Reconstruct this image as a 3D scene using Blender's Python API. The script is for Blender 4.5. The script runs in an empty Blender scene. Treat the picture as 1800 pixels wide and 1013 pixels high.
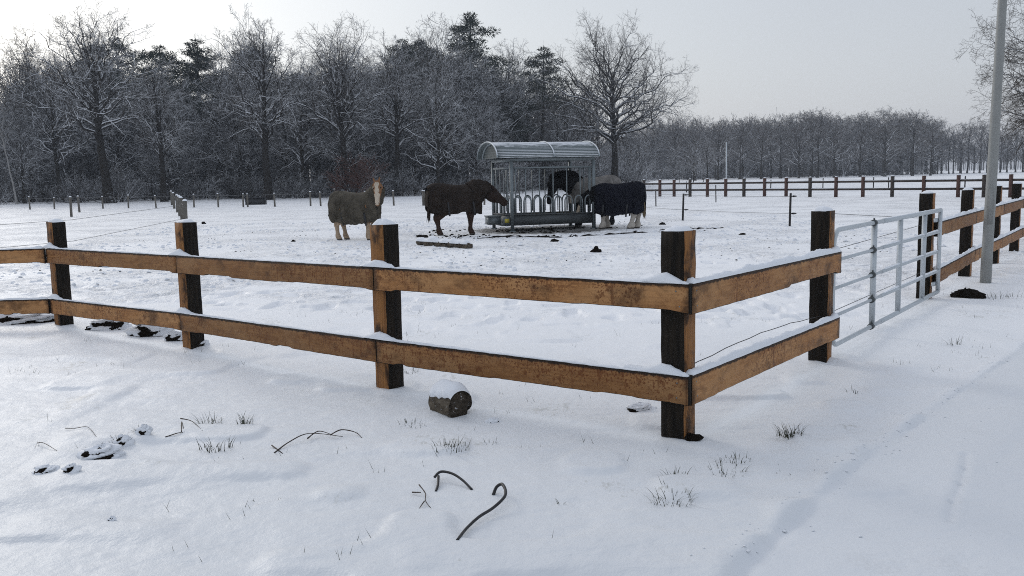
import bpy, math, random
import numpy as np
from mathutils import Vector, Matrix
R = math.radians
random.seed(7)
scene = bpy.context.scene
COL = scene.collection

# ------------------------------------------------------------------ camera, sky, sun, exposure
CAM_H, FPX = 1.6, 1570.0
cam_data = bpy.data.cameras.new("camera")
cam_data.sensor_fit = 'HORIZONTAL'; cam_data.sensor_width = 36.0
cam_data.lens = FPX / 1800.0 * 36.0
cam_data.clip_start = 0.05; cam_data.clip_end = 6000
cam = bpy.data.objects.new("camera", cam_data); COL.objects.link(cam)
CAM_M = Matrix.Rotation(R(90 - 7.05), 3, 'X') @ Matrix.Rotation(R(-1.2), 3, 'Z')
cam.matrix_world = Matrix.Translation((0, 0, CAM_H)) @ CAM_M.to_4x4()
scene.camera = cam

SUN_AZ, SUN_EL = R(-38), R(24)          # azimuth from +Y towards +X; behind thin cloud, front left
sun_dir = Vector((math.sin(SUN_AZ) * math.cos(SUN_EL), math.cos(SUN_AZ) * math.cos(SUN_EL), math.sin(SUN_EL)))
sd = bpy.data.lights.new("sun", 'SUN'); sd.energy = 0.65; sd.angle = R(14); sd.color = (1.0, 0.95, 0.88)
so = bpy.data.objects.new("sun", sd); COL.objects.link(so)
so.rotation_euler = (-sun_dir).to_track_quat('-Z', 'Y').to_euler()

world = bpy.data.worlds.new("World"); scene.world = world; world.use_nodes = True
wt = world.node_tree; wn = wt.nodes; wn.clear()
def wnode(t, **k):
    n = wn.new(t)
    for a, b in k.items(): setattr(n, a, b)
    return n
wout = wnode('ShaderNodeOutputWorld'); bg_sky = wnode('ShaderNodeBackground'); bg_cloud = wnode('ShaderNodeBackground')
sky = wnode('ShaderNodeTexSky', sky_type='NISHITA', sun_disc=False, sun_elevation=SUN_EL, sun_rotation=SUN_AZ)
sky.air_density = 1.5; sky.dust_density = 1.0; sky.altitude = 20
hs = wnode('ShaderNodeHueSaturation'); hs.inputs['Saturation'].default_value = 0.35
wt.links.new(sky.outputs[0], hs.inputs['Color']); wt.links.new(hs.outputs[0], bg_sky.inputs[0])
bg_sky.inputs[1].default_value = 0.05
# cloud deck: grey, brighter round the veiled sun
tc = wnode('ShaderNodeTexCoord'); dot = wnode('ShaderNodeVectorMath', operation='DOT_PRODUCT')
dot.inputs[1].default_value = sun_dir
wt.links.new(tc.outputs['Generated'], dot.inputs[0])
cr = wnode('ShaderNodeValToRGB'); wt.links.new(dot.outputs['Value'], cr.inputs[0])
e = cr.color_ramp.elements
e[0].position = 0.0; e[0].color = (0.42, 0.47, 0.56, 1)
e[1].position = 1.0; e[1].color = (0.95, 0.95, 0.935, 1)
for p_, c_ in ((0.55, (0.445, 0.475, 0.55, 1)), (0.78, (0.50, 0.53, 0.595, 1)), (0.90, (0.63, 0.655, 0.71, 1)), (0.96, (0.73, 0.75, 0.785, 1))):
    q = cr.color_ramp.elements.new(p_); q.color = c_
nz = wnode('ShaderNodeTexNoise'); nz.inputs['Scale'].default_value = 2.2; nz.inputs['Detail'].default_value = 4
mp = wnode('ShaderNodeMapping'); mp.inputs['Scale'].default_value = (1, 1, 3)
wt.links.new(tc.outputs['Generated'], mp.inputs[0]); wt.links.new(mp.outputs[0], nz.inputs['Vector'])
mr = wnode('ShaderNodeMapRange'); mr.inputs[3].default_value = 0.95; mr.inputs[4].default_value = 1.05
wt.links.new(nz.outputs[0], mr.inputs[0])
mul = wnode('ShaderNodeVectorMath', operation='SCALE')
wt.links.new(cr.outputs[0], mul.inputs[0]); wt.links.new(mr.outputs[0], mul.inputs['Scale'])
sz = wnode('ShaderNodeSeparateXYZ'); wt.links.new(tc.outputs['Generated'], sz.inputs[0])
zr = wnode('ShaderNodeMapRange'); zr.inputs[1].default_value = .30; zr.inputs[2].default_value = 1.0; zr.inputs[3].default_value = 1.0; zr.inputs[4].default_value = 1.5
wt.links.new(sz.outputs[2], zr.inputs[0]); mul2 = wnode('ShaderNodeVectorMath', operation='SCALE')
wt.links.new(mul.outputs[0], mul2.inputs[0]); wt.links.new(zr.outputs[0], mul2.inputs['Scale'])
wt.links.new(mul2.outputs[0], bg_cloud.inputs[0]); bg_cloud.inputs[1].default_value = 0.80
add = wnode('ShaderNodeAddShader')
wt.links.new(bg_sky.outputs[0], add.inputs[0]); wt.links.new(bg_cloud.outputs[0], add.inputs[1])
wt.links.new(add.outputs[0], wout.inputs[0])

scene.view_settings.view_transform = 'Standard'; scene.view_settings.look = 'None'
scene.view_settings.exposure = 0.0; scene.view_settings.gamma = 1.0
scene.render.engine = 'CYCLES'
cy = scene.cycles
cy.use_denoising = False; cy.max_bounces = 5; cy.diffuse_bounces = 3; cy.glossy_bounces = 2; cy.volume_bounces = 0
cy.use_adaptive_sampling = False
cy.filter_width = 1.0

# ------------------------------------------------------------------ helpers
def ray(px, py):
    return CAM_M @ Vector(((px - 900) / FPX, -(py - 506.5) / FPX, -1.0))
def G(px, py, z=0.0):
    """the point of the level ground that the photograph shows at this pixel"""
    d = ray(px, py); t = (z - CAM_H) / d.z
    return Vector((d.x * t, d.y * t, z))
def AT(px, py, depth):
    d = ray(px, py); t = depth / d.y
    return Vector((d.x * t, depth, CAM_H + d.z * t))

def tag(o, label=None, cat=None, group=None, kind=None):
    if label: o['label'] = label
    if cat: o['category'] = cat
    if group: o['group'] = group
    if kind: o['kind'] = kind
    return o
def empty(name, loc=(0, 0, 0), rz=0.0):
    o = bpy.data.objects.new(name, None); COL.objects.link(o)
    o.location = loc; o.rotation_euler = (0, 0, rz); o.empty_display_size = 0.2
    return o
def link(name, me, mats, parent=None, loc=(0, 0, 0)):
    for m in (mats if isinstance(mats, (list, tuple)) else [mats]): me.materials.append(m)
    o = bpy.data.objects.new(name, me); COL.objects.link(o); o.location = loc
    if parent: o.parent = parent
    return o
def copy_tree(o, parent=None):
    c = o.copy(); COL.objects.link(c); c.parent = parent
    for ch in list(o.children): copy_tree(ch, c)
    return c
def mesh(name, v, f, smooth=False, mi=None):
    me = bpy.data.meshes.new(name)
    v = np.asarray(v, np.float32); nv = len(v)
    me.vertices.add(nv); me.vertices.foreach_set('co', v.ravel())
    if isinstance(f, np.ndarray):
        n, k = f.shape; flat = f.ravel(); st = np.arange(n) * k; tot = np.full(n, k)
    else:
        n = len(f); tot = np.array([len(a) for a in f]); st = np.concatenate([[0], np.cumsum(tot)[:-1]])
        flat = np.concatenate([np.asarray(a) for a in f])
    me.loops.add(len(flat)); me.loops.foreach_set('vertex_index', flat.astype(np.int32))
    me.polygons.add(n); me.polygons.foreach_set('loop_start', st.astype(np.int32))
    try: me.polygons.foreach_set('loop_total', tot.astype(np.int32))
    except Exception: pass
    if smooth: me.polygons.foreach_set('use_smooth', np.ones(n, bool))
    if mi is not None: me.polygons.foreach_set('material_index', np.asarray(mi, np.int32))
    me.update(calc_edges=True)
    return me
class MB:
    def __init__(s): s.v = []; s.f = []; s.m = []
    def add(s, vs, fs, m=0):
        b = len(s.v); s.v += [tuple(q) for q in vs]; s.f += [[b + i for i in a] for a in fs]; s.m += [m] * len(fs)
    def box(s, lo, hi, m=0, ch=0.0):
        x0, y0, z0 = lo; x1, y1, z1 = hi
        vs = [(x0, y0, z0), (x1, y0, z0), (x1, y1, z0), (x0, y1, z0), (x0, y0, z1), (x1, y0, z1), (x1, y1, z1), (x0, y1, z1)]
        s.add(vs, [(0, 3, 2, 1), (4, 5, 6, 7), (0, 1, 5, 4), (1, 2, 6, 5), (2, 3, 7, 6), (3, 0, 4, 7)], m)
    def tube(s, pts, r, n=8, m=0, cap=True):
        pts = [Vector(p) for p in pts]
        rs = r if isinstance(r, (list, tuple)) else [r] * len(pts)
        b = len(s.v); ref = None
        for i, p in enumerate(pts):
            t = (pts[min(i + 1, len(pts) - 1)] - pts[max(i - 1, 0)]).normalized()
            if ref is None: ref = t.orthogonal().normalized()
            ref = (ref - t * ref.dot(t)); ref = ref.normalized() if ref.length > 1e-6 else t.orthogonal().normalized()
            w = t.cross(ref)
            for k in range(n):
                a = 2 * math.pi * k / n
                s.v.append(tuple(p + (ref * math.cos(a) + w * math.sin(a)) * rs[i]))
        for i in range(len(pts) - 1):
            for k in range(n):
                k2 = (k + 1) % n
                s.f.append([b + i * n + k, b + i * n + k2, b + (i + 1) * n + k2, b + (i + 1) * n + k]); s.m.append(m)
        if cap:
            s.f.append([b + k for k in range(n)][::-1]); s.m.append(m)
            e_ = b + (len(pts) - 1) * n; s.f.append([e_ + k for k in range(n)]); s.m.append(m)
    def beam(s, a, b, w, h, up=(0, 0, 1), m=0):
        a, b = Vector(a), Vector(b); t = (b - a).normalized(); up = Vector(up)
        side = t.cross(up).normalized() * (w / 2); u = side.cross(t).normalized() * (h / 2)
        vs = [a - side - u, a + side - u, a + side + u, a - side + u, b - side - u, b + side - u, b + side + u, b - side + u]
        s.add(vs, [(0, 1, 2, 3), (7, 6, 5, 4), (0, 4, 5, 1), (1, 5, 6, 2), (2, 6, 7, 3), (3, 7, 4, 0)], m)
    def build(s, name, mats, parent=None, loc=(0, 0, 0), smooth=False):
        return link(name, mesh(name, s.v, s.f, smooth, s.m), mats, parent, loc)

# value noise in numpy
def _hash(ix, iy, seed):
    n = (ix.astype(np.int64) * 374761393 + iy.astype(np.int64) * 668265263 + seed * 1442695041) & 0xFFFFFFFF
    n = ((n ^ (n >> 13)) * 1274126177) & 0xFFFFFFFF
    return ((n ^ (n >> 16)) & 0xFFFF) / 65535.0
def noise2(x, y, seed=0):
    x = np.asarray(x, float); y = np.asarray(y, float)
    ix = np.floor(x); iy = np.floor(y); fx = x - ix; fy = y - iy
    ux = fx * fx * fx * (fx * (fx * 6 - 15) + 10); uy = fy * fy * fy * (fy * (fy * 6 - 15) + 10)
    a = _hash(ix, iy, seed); b = _hash(ix + 1, iy, seed); c = _hash(ix, iy + 1, seed); d = _hash(ix + 1, iy + 1, seed)
    return (a + (b - a) * ux) * (1 - uy) + (c + (d - c) * ux) * uy
def fbm(x, y, seed=0, oct=3):
    s = 0; a = 0.5
    for o in range(oct):
        s = s + a * (noise2(x * 2 ** o, y * 2 ** o, seed + o * 17) - 0.5); a *= 0.5
    return s * 2
def sstep(a, b, x):
    t = np.clip((x - a) / (b - a), 0, 1); return t * t * (3 - 2 * t)

# ------------------------------------------------------------------ materials
class NT:
    """small node-tree writer"""
    def __init__(s, name, rough=0.7, spec=0.3):
        s.m = bpy.data.materials.new(name); s.m.use_nodes = True
        s.t = s.m.node_tree; s.n = s.t.nodes; s.b = s.n['Principled BSDF']
        s.b.inputs['Roughness'].default_value = rough
        s.b.inputs['Specular IOR Level'].default_value = spec
    def node(s, t, **k):
        n = s.n.new(t)
        for a, b in k.items(): setattr(n, a, b)
        return n
    def put(s, v, sock):
        if hasattr(v, 'is_output') or isinstance(v, bpy.types.NodeSocket): s.t.links.new(v, sock)
        else:
            if isinstance(v, (tuple, list)) and len(v) == 3 and sock.type == 'RGBA': v = (*v, 1)
            sock.default_value = v
    def obj(s): return s.node('ShaderNodeTexCoord').outputs['Object']
    def pos(s): return s.node('ShaderNodeNewGeometry').outputs['Position']
    def norm_z(s):
        x = s.node('ShaderNodeSeparateXYZ'); s.t.links.new(s.node('ShaderNodeNewGeometry').outputs['True Normal'], x.inputs[0]); return x.outputs[2]
    def sep(s, v):
        x = s.node('ShaderNodeSeparateXYZ'); s.put(v, x.inputs[0]); return x.outputs
    def scale(s, v, sc, loc=(0, 0, 0)):
        m = s.node('ShaderNodeMapping'); s.put(v, m.inputs[0]); m.inputs['Scale'].default_value = sc; m.inputs['Location'].default_value = loc; return m.outputs[0]
    def rnd_offset(s, v, k=37.0):
        r = s.node('ShaderNodeObjectInfo').outputs['Random']
        m = s.node('ShaderNodeVectorMath', operation='MULTIPLY_ADD'); 
        c = s.node('ShaderNodeCombineXYZ'); s.put(r, c.inputs[0]); s.put(r, c.inputs[1]); s.put(r, c.inputs[2])
        s.put(c.outputs[0], m.inputs[0]); m.inputs[1].default_value = (k, k * 1.3, k * .7); s.put(v, m.inputs[2]); return m.outputs[0]
    def noise(s, v, sc, det=4, rough=0.55, dist=0.0):
        n = s.node('ShaderNodeTexNoise'); s.put(v, n.inputs['Vector']); n.inputs['Scale'].default_value = sc
        n.inputs['Detail'].default_value = det; n.inputs['Roughness'].default_value = rough; n.inputs['Distortion'].default_value = dist; return n.outputs[0]
    def vor(s, v, sc, feature='F1'):
        n = s.node('ShaderNodeTexVoronoi', feature=feature); s.put(v, n.inputs['Vector']); n.inputs['Scale'].default_value = sc; return n.outputs['Distance']
    def math(s, op, a, b=0.0, clamp=False):
        n = s.node('ShaderNodeMath', operation=op); n.use_clamp = clamp; s.put(a, n.inputs[0]); s.put(b, n.inputs[1]); return n.outputs[0]
    def rng(s, v, a, b, c=0.0, d=1.0):
        n = s.node('ShaderNodeMapRange', interpolation_type='SMOOTHSTEP'); s.put(v, n.inputs[0])
        for i, q in enumerate((a, b, c, d)): n.inputs[i + 1].default_value = q
        return n.outputs[0]
    def mix(s, f, a, b):
        n = s.node('ShaderNodeMix', data_type='RGBA'); s.put(f, n.inputs[0]); s.put(a, n.inputs[6]); s.put(b, n.inputs[7]); return n.outputs[2]
    def col(s, c): s.put(c, s.b.inputs['Base Color']); return s
    def bump(s, h, dist=0.01, st=1.0, nrm=None):
        n = s.node('ShaderNodeBump'); s.put(h, n.inputs['Height']); n.inputs['Distance'].default_value = dist; n.inputs['Strength'].default_value = st
        if nrm is not None: s.put(nrm, n.inputs['Normal'])
        s.t.links.new(n.outputs[0], s.b.inputs['Normal']); return n.outputs[0]

SNOWC = (0.80, 0.82, 0.855)
FEED = Vector((0.05, 26.7, 0)); FEED_YAW = R(17)
def mat_snow_ground(name, path=False):
    k = NT(name, 0.5, 0.5); p = k.pos()
    n1 = k.noise(p, 14, 5, .6); n2 = k.noise(p, 90, 3, .6)
    c = k.mix(k.rng(k.noise(p, .5, 3), .35, .7), (0.72, 0.735, 0.76), (0.68, 0.70, 0.73)) if path else k.mix(k.rng(k.math('ADD', k.sep(p)[1], k.math('MULTIPLY', k.noise(p, .35, 3), 5)), 5.5, 14), k.mix(k.rng(k.noise(p, .5, 3), .35, .7), (0.70, 0.72, 0.74), (0.67, 0.69, 0.715)), (0.91, 0.915, 0.93))  # brighter light on the far field put into the colour: near snow darker
    if not path:
        # trampled, muddy ground round the feeder
        cpos = FEED + Matrix.Rotation(FEED_YAW, 3, 'Z') @ Vector((1.25, .7, 0))
        d = k.node('ShaderNodeVectorMath', operation='DISTANCE'); k.put(p, d.inputs[0]); d.inputs[1].default_value = (cpos.x, cpos.y, 0)
        near = k.rng(d.outputs['Value'], 5.5, 1.2)
        core = k.rng(d.outputs['Value'], 2.6, 1.3)
        mud_n = k.noise(k.scale(p, (1, 1.6, 1)), 3.4, 7, .74)
        th = k.math('ADD', k.math('MULTIPLY', near, .33), k.math('MULTIPLY', core, .22))
        mud = k.rng(k.math('ADD', mud_n, th), .78, .88)
        d2 = k.node('ShaderNodeVectorMath', operation='DISTANCE'); k.put(p, d2.inputs[0]); d2.inputs[1].default_value = (-1.5, 23.5, 0)
        spk = k.math('MULTIPLY', k.rng(d2.outputs['Value'], 10.5, 3.0), .155)
        spots = k.math('MULTIPLY', k.rng(k.math('ADD', k.noise(p, 5.5, 5, .7), spk), .72, .82), .55)
        mud = k.math('MAXIMUM', mud, spots)
        # thin grass showing through, everywhere but faint
        gr = k.math('MULTIPLY', k.rng(k.math('ADD', k.noise(p, 1.3, 3), k.math('MULTIPLY', k.noise(k.scale(p, (1, .5, 1)), 28, 3, .7), .6)), .96, 1.06), .35)
        c = k.mix(gr, c, (0.27, 0.26, 0.2))
        c = k.mix(mud, c, k.mix(k.noise(p, 9), (0.018, 0.015, 0.011), (0.06, 0.048, 0.035)))
    else:
        gr = k.math('MULTIPLY', k.rng(k.math('ADD', k.noise(p, .9, 3), k.math('MULTIPLY', k.noise(p, 45, 3, .75), .5)), .86, 1.0), .16)
        c = k.mix(gr, (0.70, 0.72, 0.745), (0.42, 0.41, 0.40))
    k.col(c)
    h = k.math('ADD', k.math('MULTIPLY', n1, .6), k.math('MULTIPLY', n2, .12))
    nb = k.bump(h, 0.03, 0.5 if not path else .4)
    if not path:      # hoof-trodden paddock snow
        yy = k.sep(p)[1]; n3 = k.math('MULTIPLY', k.math('MULTIPLY', k.rng(k.noise(p, 3.3, 5, .65), .38, .62), k.rng(k.noise(p, .45, 3, .6), .38, .62)), k.rng(yy, 9.0, 14.0))
        k.bump(n3, .065, .8, nb)
    k.b.inputs['Sheen Weight'].default_value = 0.28; k.b.inputs['Sheen Roughness'].default_value = 0.45
    return k.m
M = {}
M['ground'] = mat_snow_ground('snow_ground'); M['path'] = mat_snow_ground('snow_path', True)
k = NT('snow', 0.6, 0.2); k.col(SNOWC); k.bump(k.noise(k.obj(), 70, 4, .65), .008, .6); M['snow'] = k.m

def wood_tan(name):
    k = NT(name, 0.6, 0.18); o = k.rnd_offset(k.obj()); raw = k.obj()
    grain = k.noise(k.scale(o, (1.2, 22, 22)), 3, 6, .6, .4)
    big = k.noise(k.scale(o, (.7, 2, 2)), 2.2, 3)
    c = k.mix(k.rng(grain, .3, .72), (0.41, 0.195, 0.066), (0.27, 0.118, 0.039))
    c = k.mix(k.math('MULTIPLY', k.rng(big, .4, .7), .6), c, (0.44, 0.24, 0.10))
    tone = k.rng(k.node('ShaderNodeObjectInfo').outputs['Random'], 0, 1, .68, 1.08)
    hsv = k.node('ShaderNodeHueSaturation'); k.put(c, hsv.inputs['Color']); k.put(tone, hsv.inputs['Value']); hsv.inputs['Saturation'].default_value = .97; c = hsv.outputs[0]
    mott = k.rng(k.noise(k.scale(o, (1, 1, 1.4)), 9, 5, .7, .6), .46, .66)
    c = k.mix(k.math('MULTIPLY', mott, .45), c, (0.13, 0.052, 0.018))
    # rusty drips and blots, in patches
    patch = k.rng(k.noise(k.scale(o, (.8, 1, 1)), 1.6, 2), .42, .56)
    blot0 = k.rng(k.math('ADD', k.noise(k.scale(o, (1, 1, 1)), 62, 3, .6), k.math('MULTIPLY', k.rng(k.sep(raw)[2], -.06, .08), .09)), .60, .645)
    blot = k.rng(k.noise(k.scale(o, (1, 1, .8)), 21, 3, .6), .585, .63)
    drip = k.rng(k.noise(k.scale(o, (1, 1, .07)), 34, 2, .5), .60, .68)
    sp = k.math('MULTIPLY', patch, k.math('MAXIMUM', k.math('MAXIMUM', k.math('MULTIPLY', blot, .75), blot0), k.math('MULTIPLY', drip, .7)))
    c = k.mix(k.math('MULTIPLY', sp, .85), c, (0.12, 0.036, 0.010))
    # soot-dark weathering at the top edge and end joints is broken by noise
    z = k.sep(raw)[2]
    edge = k.rng(k.math('ADD', z, k.math('MULTIPLY', k.noise(k.scale(o, (1, 1, .3)), 26, 4, .7), .040)), .084, .096)
    c = k.mix(k.math('MULTIPLY', edge, .92), c, (0.012, 0.008, 0.006))
    dark = k.rng(k.noise(k.scale(o, (1, 1.5, 1.5)), 2.7, 4, .6), .54, .70)
    c = k.mix(k.math('MULTIPLY', dark, .6), c, (0.05, 0.024, 0.012))
    gx = k.sep(k.node('ShaderNodeTexCoord').outputs['Generated'])[0]
    endd = k.math('ABSOLUTE', k.math('SUBTRACT', gx, .5))
    endm = k.rng(k.math('ADD', endd, k.math('MULTIPLY', k.noise(k.scale(o, (1, 1, 1.5)), 6, 4, .65), .10)), .525, .558)
    c = k.mix(k.math('MULTIPLY', endm, .78), c, (0.028, 0.014, 0.008))
    k.col(c); k.bump(grain, .004, .5); return k.m
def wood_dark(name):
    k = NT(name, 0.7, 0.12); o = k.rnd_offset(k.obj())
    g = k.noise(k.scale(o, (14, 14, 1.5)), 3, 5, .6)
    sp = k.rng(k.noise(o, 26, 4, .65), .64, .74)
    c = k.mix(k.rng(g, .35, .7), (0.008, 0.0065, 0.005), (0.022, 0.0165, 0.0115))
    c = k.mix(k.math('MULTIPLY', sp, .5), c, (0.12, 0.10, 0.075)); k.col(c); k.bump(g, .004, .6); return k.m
M['tan'] = wood_tan('stained_board'); M['dark'] = wood_dark('dark_timber')
k = NT('tan_post', .6, .18); o = k.rnd_offset(k.obj())
g = k.noise(k.scale(o, (18, 18, .9)), 3, 6, .6)
c = k.mix(k.rng(g, .3, .75), (0.31, 0.142, 0.046), (0.17, 0.072, 0.025))
c = k.mix(k.math('MULTIPLY', k.rng(k.noise(k.scale(o, (1, 1, .5)), 7, 5, .65), .47, .62), .9), c, (0.026, 0.014, 0.008))
k.col(c); k.bump(g, .004, .5); M['tanpost'] = k.m

def bark(name, c0, c1, lo=.25, hi=.6, amt=.9, nsc=6.0, rough=.85):
    k = NT(name, rough, .15); p = k.obj()
    n = k.noise(p, nsc, 4, .6)
    s = k.rng(k.math('ADD', k.norm_z(), k.math('MULTIPLY', k.math('SUBTRACT', n, .5), .9)), lo, hi)
    c = k.mix(k.noise(k.scale(p, (4, 4, .6)), 3, 4), c0, c1)
    k.col(k.mix(k.math('MULTIPLY', s, amt), c, SNOWC)); return k.m
M['bark'] = bark('oak_bark', (0.016, 0.014, 0.012), (0.045, 0.04, 0.034), .15, .5, .95)
M['bark_dark'] = bark('dark_oak_bark', (0.012, 0.010, 0.009), (0.034, 0.03, 0.026), .2, .55, .95)
M['twig'] = bark('frosted_twig', (0.032, 0.028, 0.025), (0.065, 0.057, 0.05), .0, .5, .9, .8)
M['twig_oak'] = bark('oak_twig', (0.035, 0.031, 0.028), (0.065, 0.058, 0.052), .35, .85, .75, .7)
M['twig_bare'] = bark('bare_twig', (0.05, 0.042, 0.035), (0.085, 0.07, 0.058), .5, 1.0, .35, .6)
M['twig_frost'] = bark('hoar_twig', (0.05, 0.048, 0.048), (0.095, 0.091, 0.091), -.05, .6, .85, .7)
M['twig_red'] = bark('rust_leaf', (0.075, 0.034, 0.026), (0.12, 0.055, 0.038), .5, 1.0, .4, .5)
M['birch'] = bark('birch_bark', (0.12, 0.115, 0.11), (0.42, 0.41, 0.40), .6, 1., .6, 3)
k = NT('pine_needle', .7, .2); p = k.obj()
s_ = k.rng(k.math('ADD', k.norm_z(), k.math('MULTIPLY', k.math('SUBTRACT', k.noise(p, 1.2, 4, .6), .5), 1.6)), .75, 1.25)
k.col(k.mix(k.math('MULTIPLY', s_, .45), k.mix(k.noise(p, .9, 4), (0.012, 0.022, 0.018), (0.035, 0.05, 0.036)), SNOWC)); M['needle'] = k.m

def plain(name, c, rough=.6, spec=.3, metal=0.0, var=.25, sc=8.0, bump=0.0, bsc=40):
    k = NT(name, rough, spec); k.b.inputs['Metallic'].default_value = metal
    n = k.noise(k.obj(), sc, 4, .6)
    k.col(k.mix(n, tuple(x * (1 - var) for x in c), tuple(min(1, x * (1 + var)) for x in c)))
    if bump: k.bump(k.noise(k.obj(), bsc, 3), bump, .6)
    return k.m
M['galv'] = plain('galvanised_steel', (0.50, 0.535, 0.56), .45, .5, .35, .12, 12)
M['galv_old'] = plain('weathered_galvanised_steel', (0.17, 0.195, 0.205), .5, .4, .3, .25, 9)
M['galv_dark'] = plain('dull_tray_steel', (0.075, 0.082, 0.085), .6, .3, .2, .35, 3)
M['sheet'] = plain('green_grey_sheet', (0.15, 0.18, 0.18), .5, .4, .2, .2, 5)
M['pole'] = plain('grey_pole_paint', (0.26, 0.265, 0.255), .55, .4, .1, .12, 5)
M['black'] = plain('black_rubber', (0.018, 0.018, 0.02), .55, .4)
M['soil'] = plain('dark_soil', (0.012, 0.0095, 0.0075), .95, .03, 0, .4, 40, .02, 60)
M['grass'] = plain('winter_grass', (0.05, 0.055, 0.034), .7, .2, 0, .5, 60)
M['stick'] = plain('wet_twig', (0.045, 0.032, 0.025), .6, .3, 0, .4, 30)
M['logbark'] = plain('log_bark', (0.085, 0.07, 0.052), .85, .2, 0, .5, 30, .02, 45)
M['logend'] = plain('log_end', (0.05, 0.043, 0.035), .85, .2, 0, .6, 25, .015, 60)
for nm_, c0, c1, sc_ in (('logbark', (0.05, 0.04, 0.03), (0.15, 0.125, 0.095), 26), ('logend', (0.028, 0.023, 0.018), (0.085, 0.07, 0.055), 34)):
    k = NT(nm_, .9, .1); p = k.obj(); n_ = k.noise(k.scale(p, (.5, 1, 1)) if nm_ == 'logbark' else p, sc_, 5, .7)
    k.col(k.mix(k.math('MULTIPLY', k.rng(k.noise(p, 38, 4, .7), .62, .70), .75), k.mix(k.rng(n_, .3, .7), c0, c1), SNOWC)); k.bump(n_, .012, .9); M[nm_] = k.m
M['oldpost'] = plain('weathered_post', (0.13, 0.12, 0.105), .8, .2, 0, .4, 12)
M['blackpost'] = plain('black_plastic_post', (0.022, 0.02, 0.02), .6, .3)
M['wire'] = plain('fence_wire', (0.12, 0.12, 0.12), .5, .4)
M['yellow'] = plain('yellow_sticker', (0.55, 0.45, 0.06), .5, .3)
M['brownpost'] = plain('reddish_post', (0.085, 0.045, 0.036), .7, .2, 0, .35, 6)
M['darkrail'] = plain('dark_rail', (0.05, 0.04, 0.034), .7, .2, 0, .35, 6)

# ------------------------------------------------------------------ ground: one snow sheet, with the path cut from the same grid
PATH_EDGE = [(-1.2, -3.0), (0.05, 1.6), (0.88, 3.47), (1.86, 4.75), (2.9, 6.0), (4.57, 7.86), (6.6, 10.3), (9.2, 13.7), (14.0, 20.2), (24.0, 34.0), (60., 86.)]
_pe = np.array(PATH_EDGE)
def path_dist(x, y):
    """signed distance-like value: positive on the path (right of its left edge), path about 3.2 m wide"""
    ex = np.interp(y, _pe[:, 1], _pe[:, 0]); return (np.asarray(x) - ex) * 0.8
PATH_W = 3.6
_gr = [G(*q) for q in ((1697, 795), (1695, 820), (1688, 848), (1674, 880), (1668, 915))]
GROOVE = [((a.x, a.y), (b.x, b.y)) for a, b in zip(_gr, _gr[1:])]
def height(x, y):
    x = np.asarray(x, float); y = np.asarray(y, float)
    d = np.sqrt(x * x + y * y)
    z = .05 * fbm(x / 4.5, y / 4.5, 3, 2) * np.clip(d / 6, .3, 1)
    fine = np.clip((34 - d) / 20, 0, 1)
    near = np.clip((13 - d) / 5, 0, 1)
    pd = path_dist(x, y)
    onp = sstep(-.02, .05, pd) * (.55 + .45 * noise2(x / .6, y / .6, 65)) * (1 - sstep(PATH_W - .15, PATH_W, pd))
    z = z + (1 - .65 * onp) * (.017 * fbm(x / .9, y / .7, 11, 3) * fine + .012 * fbm(x / .3, y / .2, 23, 4) * near + .0035 * (np.abs(fbm(x / .09, y / .07, 29, 3)) * 2) * near)
    # tussocks under the snow by the fence, hoof-pocked paddock
    tus = sstep(.62, .82, noise2(x / .45 + 9, y / .4, 31)) * (1 - onp) * near
    z = z + .03 * tus
    pad = sstep(0, 2, y - 6.5 + .72 * np.minimum(x, 1) ) * fine * sstep(.4, 1.2, -pd - 1.0)
    hp = sstep(.58, .75, noise2(x / .24, y / .22, 47)) * sstep(.42, .6, noise2(x / 1.7, y / 2.1, 51))
    z = z - .055 * hp * pad + .03 * sstep(.6, .8, noise2(x / .2 + 4, y / .3, 53)) * pad * sstep(.5, .65, noise2(x / 2.4, y / 2.6, 57))
    # path: slightly sunk, with rough lip and faint wheel ruts
    z = z - .006 * onp + .004 * np.exp(-((pd - .02) / .12) ** 2) * fbm(x / .06, y / .06, 66, 3) * near
    lip = np.exp(-((pd + .045) / .045) ** 2) * (.35 + noise2(x / .13, y / .13, 61) + .5 * (noise2(x / .045, y / .045, 62) - .5)) * near
    brk = sstep(.3, .65, noise2(x / .35 + 7, y / .35, 67)); z = z + .009 * lip * (.3 + .7 * brk) - .010 * (.25 + .75 * brk) * np.exp(-((pd - .03) / .032) ** 2) * sstep(.25, .6, noise2(x / .3, y / .3, 63)) * (.4 + noise2(x / .07, y / .07, 64)) * near
    for off, w, a in ((.75, .05, .007), (1.25, .16, .006), (2.2, .2, .007)):
        z = z - a * np.exp(-((pd - off - .12 * np.sin(y * .7 + off)) / w) ** 2) * sstep(.3, .6, noise2(x / 1.4 + off, y / 1.4, 71))
    for (gx0, gy0), (gx1, gy1) in GROOVE:
        dx, dy = gx1 - gx0, gy1 - gy0; tt = np.clip(((x - gx0) * dx + (y - gy0) * dy) / (dx * dx + dy * dy), 0, 1)
        dd = (x - gx0 - tt * dx) ** 2 + (y - gy0 - tt * dy) ** 2; z = z - .016 * np.exp(-dd / .02 ** 2) + .006 * np.exp(-dd / .06 ** 2)
    # dark mounds seen in the foreground sit on small rises
    return z
def gz(x, y): return float(height(np.array([x]), np.array([y]))[0])
def GG(px, py):
    p = G(px, py); p = G(px, py, gz(p.x, p.y)); p.z = gz(p.x, p.y); return p

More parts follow.
